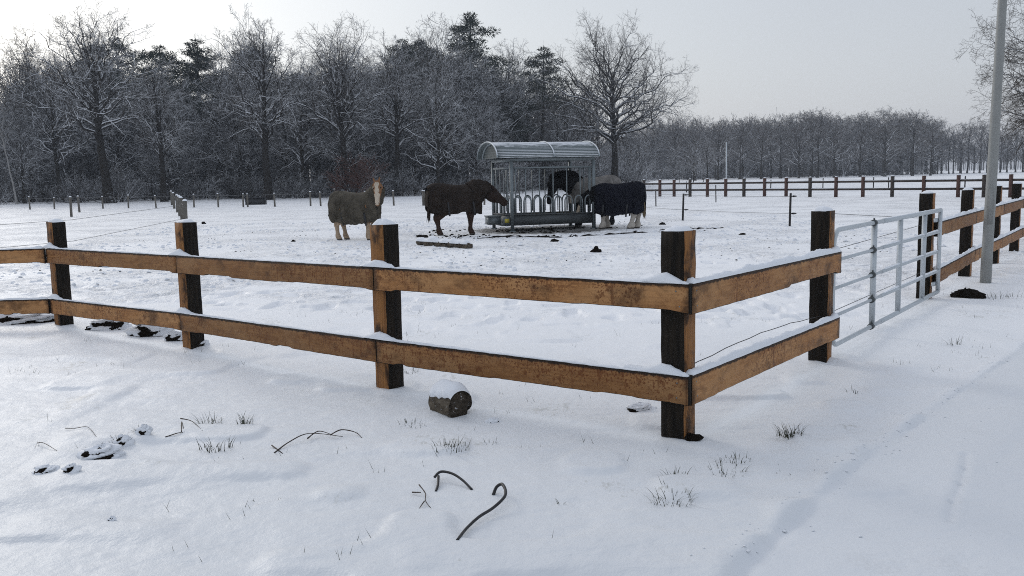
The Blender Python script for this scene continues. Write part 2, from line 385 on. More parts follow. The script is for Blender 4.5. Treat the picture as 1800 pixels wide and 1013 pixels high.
def graded(fine0, fine1, step, lo, hi, grow):
    a = list(np.arange(fine0, fine1 + 1e-6, step)); s = step
    while a[-1] < hi: s *= grow; a.append(a[-1] + s)
    s = step; b = []; v = fine0
    while v > lo: s *= grow; v -= s; b.append(v)
    return np.array(b[::-1] + a)
xs = graded(-3.6, 4.6, .021, -1400, 1400, 1.045)
ys = list(np.arange(3.2, 7.2, .02)); s = .02
while ys[-1] < 1500: s = min(s * 1.06, ys[-1] * .0062); ys.append(ys[-1] + s)
yb = []; v = 3.2; s = .04
while v > -60: v -= s; s *= 1.25; yb.append(v)
ys = np.array(yb[::-1] + ys)
XX, YY = np.meshgrid(xs, ys); ZZ = height(XX, YY)
nx, ny = len(xs), len(ys)
V = np.stack([XX.ravel(), YY.ravel(), ZZ.ravel()], 1)
I = np.arange(nx * ny).reshape(ny, nx)
Q = np.stack([I[:-1, :-1].ravel(), I[:-1, 1:].ravel(), I[1:, 1:].ravel(), I[1:, :-1].ravel()], 1)
cx = V[Q].mean(1); pdq = path_dist(cx[:, 0], cx[:, 1])
on = (pdq > 0) & (pdq < PATH_W) & (cx[:, 1] < 80)
def sub(Qs):
    u, inv = np.unique(Qs.ravel(), return_inverse=True); return V[u], inv.reshape(Qs.shape)
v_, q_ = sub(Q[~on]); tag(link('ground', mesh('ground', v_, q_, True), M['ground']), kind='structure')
v_, q_ = sub(Q[on]); tag(link('path', mesh('path', v_, q_, True), M['path']), kind='structure')

# ------------------------------------------------------------------ snow lumps
def snow_strip(p0, p1, w, hgt, seed, parent, name='snow_strip', ends=(.0, .0), n=None, bumps=()):
    """lumpy snow lying along a rail top from p0 to p1 (parent space)"""
    p0, p1 = Vector(p0), Vector(p1); L = (p1 - p0).length; t = (p1 - p0).normalized(); side = Vector((0, 0, 1)).cross(t).normalized()
    n = n or max(8, int(L / .025)); prof = [(-.5, 0), (-.46, .45), (-.3, .85), (0, 1), (.3, .85), (.46, .45), (.5, 0)]
    u = np.linspace(0, L, n)
    hh = hgt * (.35 + .75 * noise2(u / .13, u * 0 + seed, 5) + .55 * noise2(u / .5, u * 0 + seed, 7) + .25 * (noise2(u / .03, u * 0 + seed, 6) - .5))
    hh = hh + ends[0] * np.exp(-((u - .04) / .07) ** 2) + ends[1] * np.exp(-((u - L + .04) / .07) ** 2)
    for (ub, ab, wb) in bumps: hh = hh + ab * np.exp(-((u - ub) / wb) ** 2) * (.8 + .5 * noise2(u / .03, u * 0 + seed, 16))
    ww = w * (.9 + .16 * (noise2(u / .05, u * 0 + seed, 8) - .2))
    tap = np.clip(np.minimum(u, L - u) / .02, .15, 1)
    vs = []
    for i in range(n):
        c = p0 + t * u[i]
        for j, (a, b) in enumerate(prof):
            jj = (random.random() - .5) * (.004 + .12 * hh[i])
            vs.append(c + side * (a * ww[i]) + Vector((0, 0, b * hh[i] * tap[i] + (jj if 0 < j < 6 else 0))))
    m = len(prof); fs = []
    for i in range(n - 1):
        for j in range(m - 1): fs.append((i * m + j, (i + 1) * m + j, (i + 1) * m + j + 1, i * m + j + 1))
    fs.append(tuple(range(m))); fs.append(tuple((n - 1) * m + j for j in range(m))[::-1])
    o = link(name, mesh(name, [tuple(q) for q in vs], fs, True), M['snow'], parent); return o
def snow_dome(cx_, cy_, z, rx, ry, h, seed, parent, name='snow_cap', square=True, rings=6, seg=24):
    vs = [(cx_, cy_, z + h)]; fs = []
    for i in range(1, rings + 1):
        f = i / rings
        for j in range(seg):
            a = 2 * math.pi * j / seg; ca, sa = math.cos(a), math.sin(a)
            e_ = 1 / max(abs(ca), abs(sa)) if square else 1
            e_ = min(e_, 1.25) * f
            nn = float(noise2(np.array([ca * f * 2 + seed]), np.array([sa * f * 2 + seed * 3]), 3)[0]) - .5
            zz = h * (1 - f ** 3.2) * (1 + .5 * nn)
            vs.append((cx_ + rx * e_ * ca * (1 + .06 * nn), cy_ + ry * e_ * sa * (1 + .06 * nn), z + zz))
    for j in range(seg): fs.append((0, 1 + j, 1 + (j + 1) % seg))
    for i in range(rings - 1):
        for j in range(seg):
            a = 1 + i * seg + j; b = 1 + i * seg + (j + 1) % seg; fs.append((a, a + seg, b + seg, b))
    return link(name, mesh(name, vs, fs, True), M['snow'], parent)

# ------------------------------------------------------------------ timber fences
PW = .155
def post_part(parent, loc, z0, z1, rz, faces, seed, cap=True, w=PW):
    """square post; faces = material index for local (+x, +y, -x, -y) sides: 0 tan, 1 dark"""
    o_ = empty('tmp'); bpy.data.objects.remove(o_)
    hw = w / 2; ch = .007; rr = random.Random(seed)
    ring = [(hw - ch, -hw), (hw, -hw + ch), (hw, hw - ch), (hw - ch, hw), (-hw + ch, hw), (-hw, hw - ch), (-hw, -hw + ch), (-hw + ch, -hw)]
    fm = [faces[0], faces[0], faces[1], faces[1], faces[2], faces[2], faces[3], faces[3]]
    # edge k runs ring[k] -> ring[k+1]: 1 is +x, 3 is +y, 5 is -x, 7 is -y
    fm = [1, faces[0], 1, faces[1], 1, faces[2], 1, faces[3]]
    n = 14; vs = []; fs = []; mi = []
    for i in range(n + 1):
        z = (z1 - z0) * i / n
        for (a, b) in ring:
            vs.append((a + rr.uniform(-.0025, .0025), b + rr.uniform(-.0025, .0025), z + (rr.uniform(-.004, .004) if i == n else 0)))
    for i in range(n):
        for j in range(8):
            fs.append((i * 8 + j, i * 8 + (j + 1) % 8, (i + 1) * 8 + (j + 1) % 8, (i + 1) * 8 + j)); mi.append(fm[j])
    fs.append(tuple(n * 8 + j for j in range(8))); mi.append(1)
    ob = link('post', mesh('post', vs, fs, False, mi), [M['tanpost'], M['dark']], parent, (loc[0], loc[1], z0)); ob.rotation_euler = (0, 0, rz)
    if cap: snow_dome(0, 0, z1 - z0 - .004, hw * .97, hw * .97, rr.uniform(.03, .045), seed * 1.7, ob)
    return ob
def rail_part(parent, p0, p1, hh, th, seed, snow=True, ends=(.02, .02), snow_h=.016, e0=0.0, e1=0.0, bolts=(True, True), sw=None):
    """board from p0 to p1 (centre line, world), local x along the board"""
    p0, p1 = Vector(p0), Vector(p1); L = (p1 - p0).length; t = (p1 - p0).normalized()
    yv = Vector((0, 0, 1)).cross(t).normalized(); zv = t.cross(yv)
    rr = random.Random(seed); n = 60; vs = []; fs = []; mi = []
    x0, x1 = -e0, L + e1; stepz = 0
    for i in range(n + 1):
        x = x0 + (x1 - x0) * i / n
        if rr.random() < .09: stepz = rr.choice((0, 0, .006, .012, .016))
        bz = -hh / 2 + stepz * min(1, i / 3, (n - i) / 3) + rr.uniform(-.0012, .0012); tz = hh / 2 + rr.uniform(-.0015, .0015)
        c = .004; jj = rr.uniform(-.001, .001)
        for (a, b) in ((-th / 2, bz + c), (-th / 2 + c, bz), (th / 2 - c, bz), (th / 2, bz + c), (th / 2, tz - c), (th / 2 - c, tz), (-th / 2 + c, tz), (-th / 2, tz - c)):
            vs.append((x, a + jj, b))
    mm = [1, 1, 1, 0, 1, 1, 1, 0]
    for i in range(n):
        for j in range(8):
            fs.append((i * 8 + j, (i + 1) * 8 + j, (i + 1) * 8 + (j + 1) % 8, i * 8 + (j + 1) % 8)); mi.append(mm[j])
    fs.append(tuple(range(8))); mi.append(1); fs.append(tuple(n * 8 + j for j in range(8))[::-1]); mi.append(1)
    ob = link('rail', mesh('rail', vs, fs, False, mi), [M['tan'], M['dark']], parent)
    ob.matrix_basis = Matrix(((t.x, yv.x, zv.x, p0.x), (t.y, yv.y, zv.y, p0.y), (t.z, yv.z, zv.z, p0.z), (0, 0, 0, 1)))
    if snow: snow_strip((x0 + .01, .004, hh / 2 - .002), (x1 - .01, .004, hh / 2 - .002), sw or th * .9, snow_h, seed, ob, ends=ends)
    b = MB()
    for xe, on_ in ((x0 + .07, bolts[0]), (x1 - .07, bolts[1])):
        if not on_: continue
        for dz in (-.045, .045):
            b = MB(); xr = xe + rr.uniform(-.02, .02); b.tube([(xr, -th / 2 - .002, dz), (xr, -th / 2 + .004, dz)], .0045, 8); b.build('nail_head', M['galv_old'], ob)
    return ob

# posts of the left run (far to near) and the right run, from the photograph
L_POST = [(-5.27, 10.38, 1.2), (-3.19, 8.79, 1.23), (-0.95, 6.71, 1.27)]
CORN = (1.0, 5.33, 1.265)
R_POST = [(2.62, 7.5, 1.27)]
udir = (Vector((-5.27, 10.38, 0)) - Vector((CORN[0], CORN[1], 0))).normalized()      # along the left run, away
n_out = Vector((udir.y, -udir.x, 0)) * 1.0
if n_out.y > 0: n_out = -n_out                                                        # outer side of the left run
vdir = (Vector((9.78, 17.24, 0)) - Vector((CORN[0], CORN[1], 0))).normalized()        # along the right run, away
m_out = Vector((vdir.y, -vdir.x, 0))                                                   # outer side of the right run (to the path)
rzL = math.atan2(-udir.y, -udir.x)           # local +x = towards the corner (dark on the left run), local -y = outer
rzR = math.atan2(vdir.y, vdir.x)             # local +x = away along right run, local -y = outer (m_out), local -x = faces the camera
RT = .048
fence_front = empty('fence', (0, 0, 0))
tag(fence_front, 'tan and black post and rail fence with the near corner, snow on its two boards', 'fence')
for i, (x, y, zt) in enumerate(L_POST):
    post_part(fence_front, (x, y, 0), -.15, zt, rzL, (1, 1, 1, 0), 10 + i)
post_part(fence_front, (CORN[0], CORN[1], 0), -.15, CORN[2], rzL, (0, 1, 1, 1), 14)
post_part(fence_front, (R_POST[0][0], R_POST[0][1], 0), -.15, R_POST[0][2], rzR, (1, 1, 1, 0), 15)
off = PW / 2 + RT / 2 + .002
# boards: z of board centre at each post (upper, lower), from the photograph
ZL = [(.815, .225), (.825, .255), (.872, .325), (.872, .322)]
pts = [Vector((x, y, 0)) for x, y, _ in L_POST] + [Vector((CORN[0], CORN[1], 0))]
BH = .172
for i in range(3):
    for lv in range(2):
        a = pts[i] + n_out * off + Vector((0, 0, ZL[i][lv])); b = pts[i + 1] + n_out * off + Vector((0, 0, ZL[i + 1][lv]))
        e1 = PW / 2 + RT + .004 if i == 2 else -.004
        rail_part(fence_front, a, b, BH, RT, 30 + i * 2 + lv, bolts=(False, i == 2), ends=(.008, .012), snow_h=.012, e0=-.002 if i else .03, e1=e1, sw=RT * .72)
# heaps of snow on the board tops against each post
for i in range(4):
    for lv in range(2):
        q = pts[i] + n_out * (off - .012) + Vector((0, 0, ZL[i][lv] + BH / 2 + .004)); dd = -udir
        snow_strip(q - dd * (.16 if i < 3 else .34), q + dd * (.17 if i < 3 else .085), .062, .018, 200 + i * 2 + lv, fence_front, name='snow_heap', bumps=((.15 if i < 3 else .3, .036, .07), (.22, .014, .05)))
# the stretch that turns off to the left out of the picture
pA = pts[0] + n_out * off
pB = AT(-260, 0, 10.25); 
for lv, (zA, zB) in enumerate(((.815, .80), (.225, .235))):
    rail_part(fence_front, Vector((pB.x, 10.2, zB)), Vector((pA.x - .05, pA.y + .0, zA)), BH, RT, 50 + lv, ends=(.0, .012), snow_h=.018, bolts=(False, False))
post_part(fence_front, (pB.x, 10.32, 0), -.15, 1.22, 0, (1, 1, 1, 0), 18)
# right run up to the gate post
c0 = Vector((CORN[0], CORN[1], 0)) + m_out * off; c1 = Vector((R_POST[0][0], R_POST[0][1], 0)) + m_out * off
for lv, (zA, zB) in enumerate(((.868, .835), (.318, .275))):
    rail_part(fence_front, c0 + Vector((0, 0, zA)), c1 + Vector((0, 0, zB)), BH + .012, RT, 60 + lv, bolts=(True, False), ends=(.0, .02), snow_h=.032, e0=PW / 2 - .002, e1=PW / 2 + .03, sw=RT * 1.3)
# soil and ice at the corner post foot
# thin dark wire along the lower board
w = MB(); prev = []
for i in range(14):
    f = i / 13; p = c0.lerp(c1, f) - m_out * .07; z = .318 + (.275 - .318) * f + BH / 2 + .02 + .05 * math.sin(f * 3.1) + .004 * math.sin(i * 2.3)
    prev.append((p.x, p.y, z))
w.tube(prev, .003, 5); w.build('wire', M['black'], fence_front)

# fence beyond the gate
fence_right = empty('fence', (0, 0, 0))
tag(fence_right, 'tan and black post and rail fence beyond the metal gate, behind the grey pole', 'fence')
RP = [(5.11, 10.98, 1.3), (6.71, 13.14, 1.28), (8.16, 15.05, 1.29), (9.75, 17.26, 1.28), (11.35, 19.35, 1.27), (12.9, 21.45, 1.27)]
for i, (x, y, zt) in enumerate(RP):
    post_part(fence_right, (x, y, 0), -.12, zt, rzR, (1, 1, 1, 0), 70 + i)
ZR = [(.86, .27), (.88, .32), (.9, .34), (.9, .34), (.9, .34), (.9, .34)]
for i in range(5):
    a = Vector((RP[i][0], RP[i][1], 0)) + m_out * off; b = Vector((RP[i + 1][0], RP[i + 1][1], 0)) + m_out * off
    for lv in range(2):
        rail_part(fence_right, a + Vector((0, 0, ZR[i][lv])), b + Vector((0, 0, ZR[i + 1][lv])), BH + .01, RT, 80 + i * 2 + lv, bolts=(False, False), ends=(.02, .02), snow_h=.03, e0=-.05 if i == 0 else -.003, e1=-.003, sw=RT * 1.2)

# ------------------------------------------------------------------ metal gate
def make_gate():
    g0 = Vector((2.62, 7.5, 0)) + vdir * (PW / 2 + .05) + m_out * .075; g1 = Vector((5.17, 10.96, 0)) + vdir * (-PW / 2 - .03) + m_out * .105
    # seen in front of the far post: runs past it a little, on its outer side
    g1 = Vector((5.17, 10.96, 0)) + m_out * .14 + vdir * .09
    g0 = AT(1464, 500, 7.54); g1 = AT(1650, 460, 10.86); g0.z = g1.z = 0
    def fx(px):
        d_ = ray(px, 480); kx = d_.x / d_.y; dd = g1 - g0; return (kx * g0.y - g0.x) / (dd.x - kx * dd.y)
    d = (g1 - g0); L = d.length; t = d.normalized()
    root = empty('gate', (g0.x, g0.y, 0), math.atan2(t.y, t.x))
    tag(root, 'galvanised tubular steel field gate of five bars standing closed in the timber fence', 'gate')
    zb, zt = .1, 1.1; r = .021; cr_ = .14
    f = MB(); pl = []
    def arc(cx_, cz, a0, a1):
        return [(cx_ + cr_ * math.cos(a0 + (a1 - a0) * i / 6), 0, cz + cr_ * math.sin(a0 + (a1 - a0) * i / 6)) for i in range(7)]
    pl = [(L * .38, 0, zt)] + arc(cr_, zt - cr_, math.pi / 2, math.pi) + arc(cr_, zb + cr_, math.pi, 1.5 * math.pi) + [(L * .38, 0, zb)]
    f.tube(pl, r, 10)
    f.build('frame', M['galv'], root, smooth=True)
    f = MB()
    r2 = .0245
    f.tube([(L * .37, 0, zt), (L, 0, zt)], r2, 10); f.tube([(L * .37, 0, zb), (L, 0, zb)], r2, 10); f.tube([(L, 0, zt), (L, 0, zb)], r2, 10)
    f.build('outer_frame', M['galv'], root, smooth=True)
    for kx, z in enumerate((.36, .60, .84)):
        b = MB(); b.tube([(.0 if kx < 2 else .1, 0, z), (L * .38, 0, z)], .0155, 8); b.tube([(L * .37, 0, z), (L, 0, z)], .0195, 8)
        o = b.build('bar', M['galv'], root, smooth=True)
        snow_strip((L * .40, 0, z + .016), (L * .97, 0, z + .016), .026, .012, 91 + kx, o)
    U = [fx(1535), fx(1580), fx(1622)]
    for x in (L * U[0], L * U[1], L * U[2]):
        b = MB(); b.beam((x, 0, zb), (x, 0, zt), .028, .05, (0, 1, 0)); b.build('upright', M['galv'], root)
    for z in (zb, .36, .60, .84, zt):
        b = MB(); b.tube([(L * fx(1532), 0, z), (L * fx(1535), 0, z)], .03, 12); b.tube([(L * fx(1534), 0, z + .02), (L * fx(1534), 0, z + .045)], .008, 6)
        b.build('collar', M['galv_dark'], root)
    b = MB(); b.box((-.05, -.02, .765), (.10, .01, .785)); b.box((-.05, -.025, .83), (.16, .015, .85)); b.tube([(.02, 0, .72), (.02, 0, .9)], .012, 8); b.tube([(.02, 0, .9), (.1, 0, .88)], .01, 8)
    b.tube([(.0, 0, .73), (.2, 0, .735)], .012, 8)
    b.build('latch', M['galv'], root)
    for z in (.2, .98):
        b = MB(); b.tube([(L + .02, 0, z - .06), (L + .02, 0, z + .06)], .02, 10); b.box((L - .12, .02, z - .022), (L + .03, .05, z + .022)); b.build('hinge', M['galv'], root)
    snow_strip((L * .4, 0, zt + .02), (L * .97, 0, zt + .02), .024, .006, 97, root)
make_gate()

# ------------------------------------------------------------------ grey pole by the path
pl = GG(1732, 497); top_dir = AT(1762, 0, pl.y) - Vector((pl.x, pl.y, pl.z)); lean = top_dir.normalized()
pole = empty('lamp_post', (pl.x, pl.y, 0)); tag(pole, 'tall tapering grey metal pole leaning slightly beside the path, its top out of sight', 'pole')
b = MB(); n = 12
b.tube([Vector((0, 0, -.1)) + lean * (6.5 * i / n) for i in range(n + 1)], [.074 - .03 * i / n for i in range(n + 1)], 24)
b.build('shaft', M['pole'], pole, smooth=True)
b = MB()
side_ = Vector((-.35, -.94, 0)).normalized(); px_ = side_.cross(Vector((0, 0, 1)))
c_ = lean * 1.08 + side_ * .066
vs = []
for s0 in (0, .012):
    for (a, zz) in ((-.032, -.25), (.032, -.25), (.032, .2), (.02, .24), (-.02, .24), (-.032, .2)):
        vs.append(c_ + px_ * a + Vector((0, 0, zz)) + side_ * s0)
b.add(vs, [(5, 4, 3, 2, 1, 0), (6, 7, 8, 9, 10, 11)] + [(i, (i + 1) % 6, 6 + (i + 1) % 6, 6 + i) for i in range(6)])
b.build('hatch', M['pole'], pole)

# ------------------------------------------------------------------ hay feeder
def make_feeder():
    root = empty('hay_feeder', FEED, FEED_YAW)
    tag(root, 'round-roofed galvanised hay feeder with barred sides and steel tray in the paddock', 'feeder')
    LX, LY = 2.62, 2.0; zt0, zt1, ze, rise = .17, .47, 2.08, .48
    # local: x along the front, y away from the camera, origin at the near left corner
    for (x, y) in ((0, 0), (LX, 0), (0, LY), (LX, LY)):
        b = MB(); b.box((x - .045, y - .045, 0), (x + .045, y + .045, ze)); b.box((x - .09, y - .09, -.03), (x + .09, y + .09, .015)); b.build('corner_post', M['galv_old'], root)
    b = MB()
    b.box((.047, -.02, zt0), (LX - .047, .02, zt1)); b.box((.047, LY - .02, zt0), (LX - .047, LY + .02, zt1))
    b.box((-.02, .047, zt0), (.02, LY - .047, zt1)); b.box((LX - .02, .047, zt0), (LX + .02, LY - .047, zt1))
    b.box((.022, .022, zt0 + .02), (LX - .022, LY - .022, zt0 + .05))
    b.box((.047, -.05, zt1 + .003), (LX - .047, .035, zt1 + .03)); b.box((-.05, .047, zt1 + .003), (.035, LY - .047, zt1 + .03))
    b.build('tray', M['galv_dark'], root)
    # frame rails at the eave and at mid height
    b = MB()
    for (p, q) in (((0, 0), (LX, 0)), ((LX, 0), (LX, LY)), ((LX, LY), (0, LY)), ((0, LY), (0, 0))):
        b.beam((*p, ze + .05), (*q, ze + .05), .07, .11); b.beam((*p, ze - .2), (*q, ze - .2), .045, .05)
    b.build('top_frame', M['galv_old'], root)
    # inner side panels: window-like frames of thin bars (front, back, ends)
    def panel(p, q, nb, na):
        p, q = Vector(p), Vector(q); d = q - p; b = MB()
        z0, z1 = zt1 + .05, ze - .22
        for f in (.045, .955): b.beam(p + d * f + Vector((0, 0, z0)), p + d * f + Vector((0, 0, z1)), .04, .04, d)
        for i in range(1, nb):
            f = i / nb; b.tube([p + d * f + Vector((0, 0, z0)), p + d * f + Vector((0, 0, z1))], .017, 6)
        b.build('barred_panel', M['galv_old'], root)
        for i in range(na):
            c = (i + .5) / na; wv = .31 / na * .95 * d.length / d.length; pts_ = []
            for kx in range(9):
                a = math.pi * kx / 8; pts_.append(p + d * (c - math.cos(a) * .36 / na) + Vector((0, 0, zt1 + .38 + .17 * math.sin(a))))
            pts_ = [p + d * (c - .36 / na) + Vector((0, 0, zt1))] + pts_ + [p + d * (c + .36 / na) + Vector((0, 0, zt1))]
            a_ = MB(); a_.tube(pts_, .022, 6); a_.build('feeding_hoop', M['galv_old'], root)
    panel((0, -.0, 0), (LX, -.0, 0), 6, 8); panel((0, LY, 0), (LX, LY, 0), 6, 8); panel((0, LY, 0), (0, 0, 0), 5, 5); panel((LX, 0, 0), (LX, LY, 0), 5, 5)
    # roof: arched ribbed sheet, ridge along x, overhanging the ends
    ns, nxr = 30, 64; ov = .46; ov2 = .14; vs = []; fs = []
    yc = LY / 2; hw = LY / 2 + .12
    def arcpt(f, extra=0): 
        a = math.pi * (1 - f); return yc + (hw + extra) * -math.cos(math.pi - a) , ze + .1 + (rise + extra) * math.sin(a)
    rings = ns * 4
    for lay in (0, 1):
        for i in range(rings + 1):
            f = i / rings; rib = .012 * math.cos(f * ns * 2 * math.pi) ; a = math.pi * f
            for xx in np.linspace(-ov, LX + ov2, 9):
                rr_ = (rib + (0 if lay == 0 else -.012))
                vs.append((xx, yc - (hw + rr_) * math.cos(a), ze + .1 + (rise + rr_) * math.sin(a)))
    m = 9; off_ = (rings + 1) * m
    for i in range(rings):
        for j in range(m - 1):
            fs.append((i * m + j, i * m + j + 1, (i + 1) * m + j + 1, (i + 1) * m + j))
            fs.append((off_ + i * m + j, off_ + (i + 1) * m + j, off_ + (i + 1) * m + j + 1, off_ + i * m + j + 1))
    for i in range(rings):
        for j in (0, m - 1): fs.append((i * m + j, (i + 1) * m + j, off_ + (i + 1) * m + j, off_ + i * m + j))
    ro = link('roof', mesh('roof', vs, fs), M['roofsheet'], root)
    for xx in (-ov, LX * .5, LX + ov2):
        b = MB(); b.tube([(xx, yc - (hw + .02) * math.cos(math.pi * i / 20), ze + .1 + (rise + .02) * math.sin(math.pi * i / 20)) for i in range(21)], .022, 6); b.build('roof_strap', M['galv_snow'], ro)
    # arched gable sheets
    for xx in (-.28, LX):
        b = MB(); vs = []; nn = 24
        for s0 in (-.012, .012):
            for i in range(nn + 1):
                a = math.pi * i / nn; vs.append((xx + s0, yc - (hw - .13) * math.cos(a), ze + .105 + (rise - .05) * math.sin(a)))
        b.add(vs, [tuple(range(nn + 1)), tuple(range(nn + 1, 2 * nn + 2))[::-1]]); b.build('gable_sheet', M['gable'], root)
        b = MB(); b.tube([(xx - .03 * (1 if xx < 0 else -1), yc - (hw - .1) * math.cos(math.pi * i / 20), ze + .1 + (rise - .03) * math.sin(math.pi * i / 20)) for i in range(21)], .03, 6); b.build('gable_arch', M['galv_snow'], root)
    # drawbar box on the left end with its yellow sticker
    b = MB(); b.box((-.62, .35, .2), (-.25, .78, .44)); b.box((-.25, .12, .16), (-.03, 1.1, .22)); b.box((-.65, .32, .44), (-.22, .81, .47)); o = b.build('drawbar_box', M['galv_old'], root)
    b = MB(); b.box((-.27, .05, .2), (-.05, .1, .42)); b.build('end_plate', M['galv_old'], root)
    b = MB(); b.box((-.22, .035, .26), (-.08, .048, .38)); b.build('warning_sticker', M['yellow'], root)
    # hay left in the tray
    rr = random.Random(4); b = MB()
    for i in range(700):
        x, y = rr.uniform(.15, LX - .15), rr.uniform(.15, LY - .15); z = zt0 + .08 + rr.uniform(0, .2); a = rr.uniform(0, 6.28); l = rr.uniform(.06, .18); dz = rr.uniform(-.05, .05)
        dx, dy = math.cos(a) * l, math.sin(a) * l
        b.add([(x - dx, y - dy, z - dz), (x + dx, y + dy, z + dz), (x + dx, y + dy, z + dz + .012)], [(0, 1, 2)])
    h = b.build('hay', M['hay']); h.location = FEED; h.rotation_euler = (0, 0, FEED_YAW)
    tag(h, 'loose remains of hay lying in the steel tray of the feeder', 'hay', kind='stuff')
k = NT('roof_sheet', .5, .4); k.b.inputs['Metallic'].default_value = .15; p = k.obj()
sn = k.rng(k.math('ADD', k.norm_z(), k.math('MULTIPLY', k.math('SUBTRACT', k.noise(k.scale(p, (1, 5, 5)), 3.2, 5, .65), .5), 1.2)), .50, .86)
k.col(k.mix(k.math('MULTIPLY', sn, .85), (0.115, 0.138, 0.142), SNOWC)); M['roofsheet'] = k.m
k = NT('snowy_steel', .5, .4); k.b.inputs['Metallic'].default_value = .15
k.col(k.mix(k.math('MULTIPLY', k.rng(k.norm_z(), .1, .6), .8), (0.27, 0.31, 0.33), SNOWC)); M['galv_snow'] = k.m
k = NT('gable_sheet', .5, .4); z = k.sep(k.obj())[2]
wv = k.math('SINE', k.math('MULTIPLY', z, 75)); k.col(k.mix(k.rng(wv, -.6, .8), (0.05, 0.062, 0.062), (0.085, 0.10, 0.10))); M['gable'] = k.m
M['hay'] = plain('hay_straw', (0.14, 0.11, 0.06), .9, .1, 0, .5, 40)
make_feeder()

# ------------------------------------------------------------------ horses
def loft(mb, pts, rad, lat=(0, 1, 0), n=14, m=0, cap=True, ringf=None):
    """tube of elliptical rings: rad = (half width along lat, half depth across)"""
    pts = [Vector(p) for p in pts]; b = len(mb.v); lat0 = Vector(lat)
    for i, p in enumerate(pts):
        t = (pts[min(i + 1, len(pts) - 1)] - pts[max(i - 1, 0)]).normalized()
        l = (lat0 - t * lat0.dot(t)).normalized(); u = t.cross(l)
        for kx in range(n):
            a = 2 * math.pi * kx / n; mb.v.append(tuple(p + l * (math.cos(a) * rad[i][0]) + u * (math.sin(a) * rad[i][1])))
    for i in range(len(pts) - 1):
        for kx in range(n):
            k2 = (kx + 1) % n; mb.f.append([b + i * n + kx, b + i * n + k2, b + (i + 1) * n + k2, b + (i + 1) * n + kx]); mb.m.append(m)
    if cap:
        mb.f.append([b + kx for kx in range(n)][::-1]); mb.m.append(m)
        e_ = b + (len(pts) - 1) * n; mb.f.append([e_ + kx for kx in range(n)]); mb.m.append(m)
TRUNK = [(-.86, 1.16, .05, .08), (-.80, 1.16, .15, .2), (-.70, 1.17, .24, .28), (-.52, 1.17, .29, .325), (-.28, 1.13, .29, .33), (0, 1.09, .30, .345), (.26, 1.09, .285, .365), (.44, 1.12, .26, .35), (.58, 1.13, .20, .27), (.68, 1.10, .13, .17), (.72, 1.09, .05, .07)]
def catmull(pts, n):
    out = []; P = [pts[0]] + list(pts) + [pts[-1]]
    P = [np.array(p, float) for p in P]
    for i in range(1, len(P) - 2):
        for j in range(n):
            t = j / n; a, b, c, d = P[i - 1], P[i], P[i + 1], P[i + 2]
            out.append(.5 * (2 * b + (c - a) * t + (2 * a - 5 * b + 4 * c - d) * t * t + (3 * b - a - 3 * c + d) * t ** 3))
    out.append(P[-2]); return out
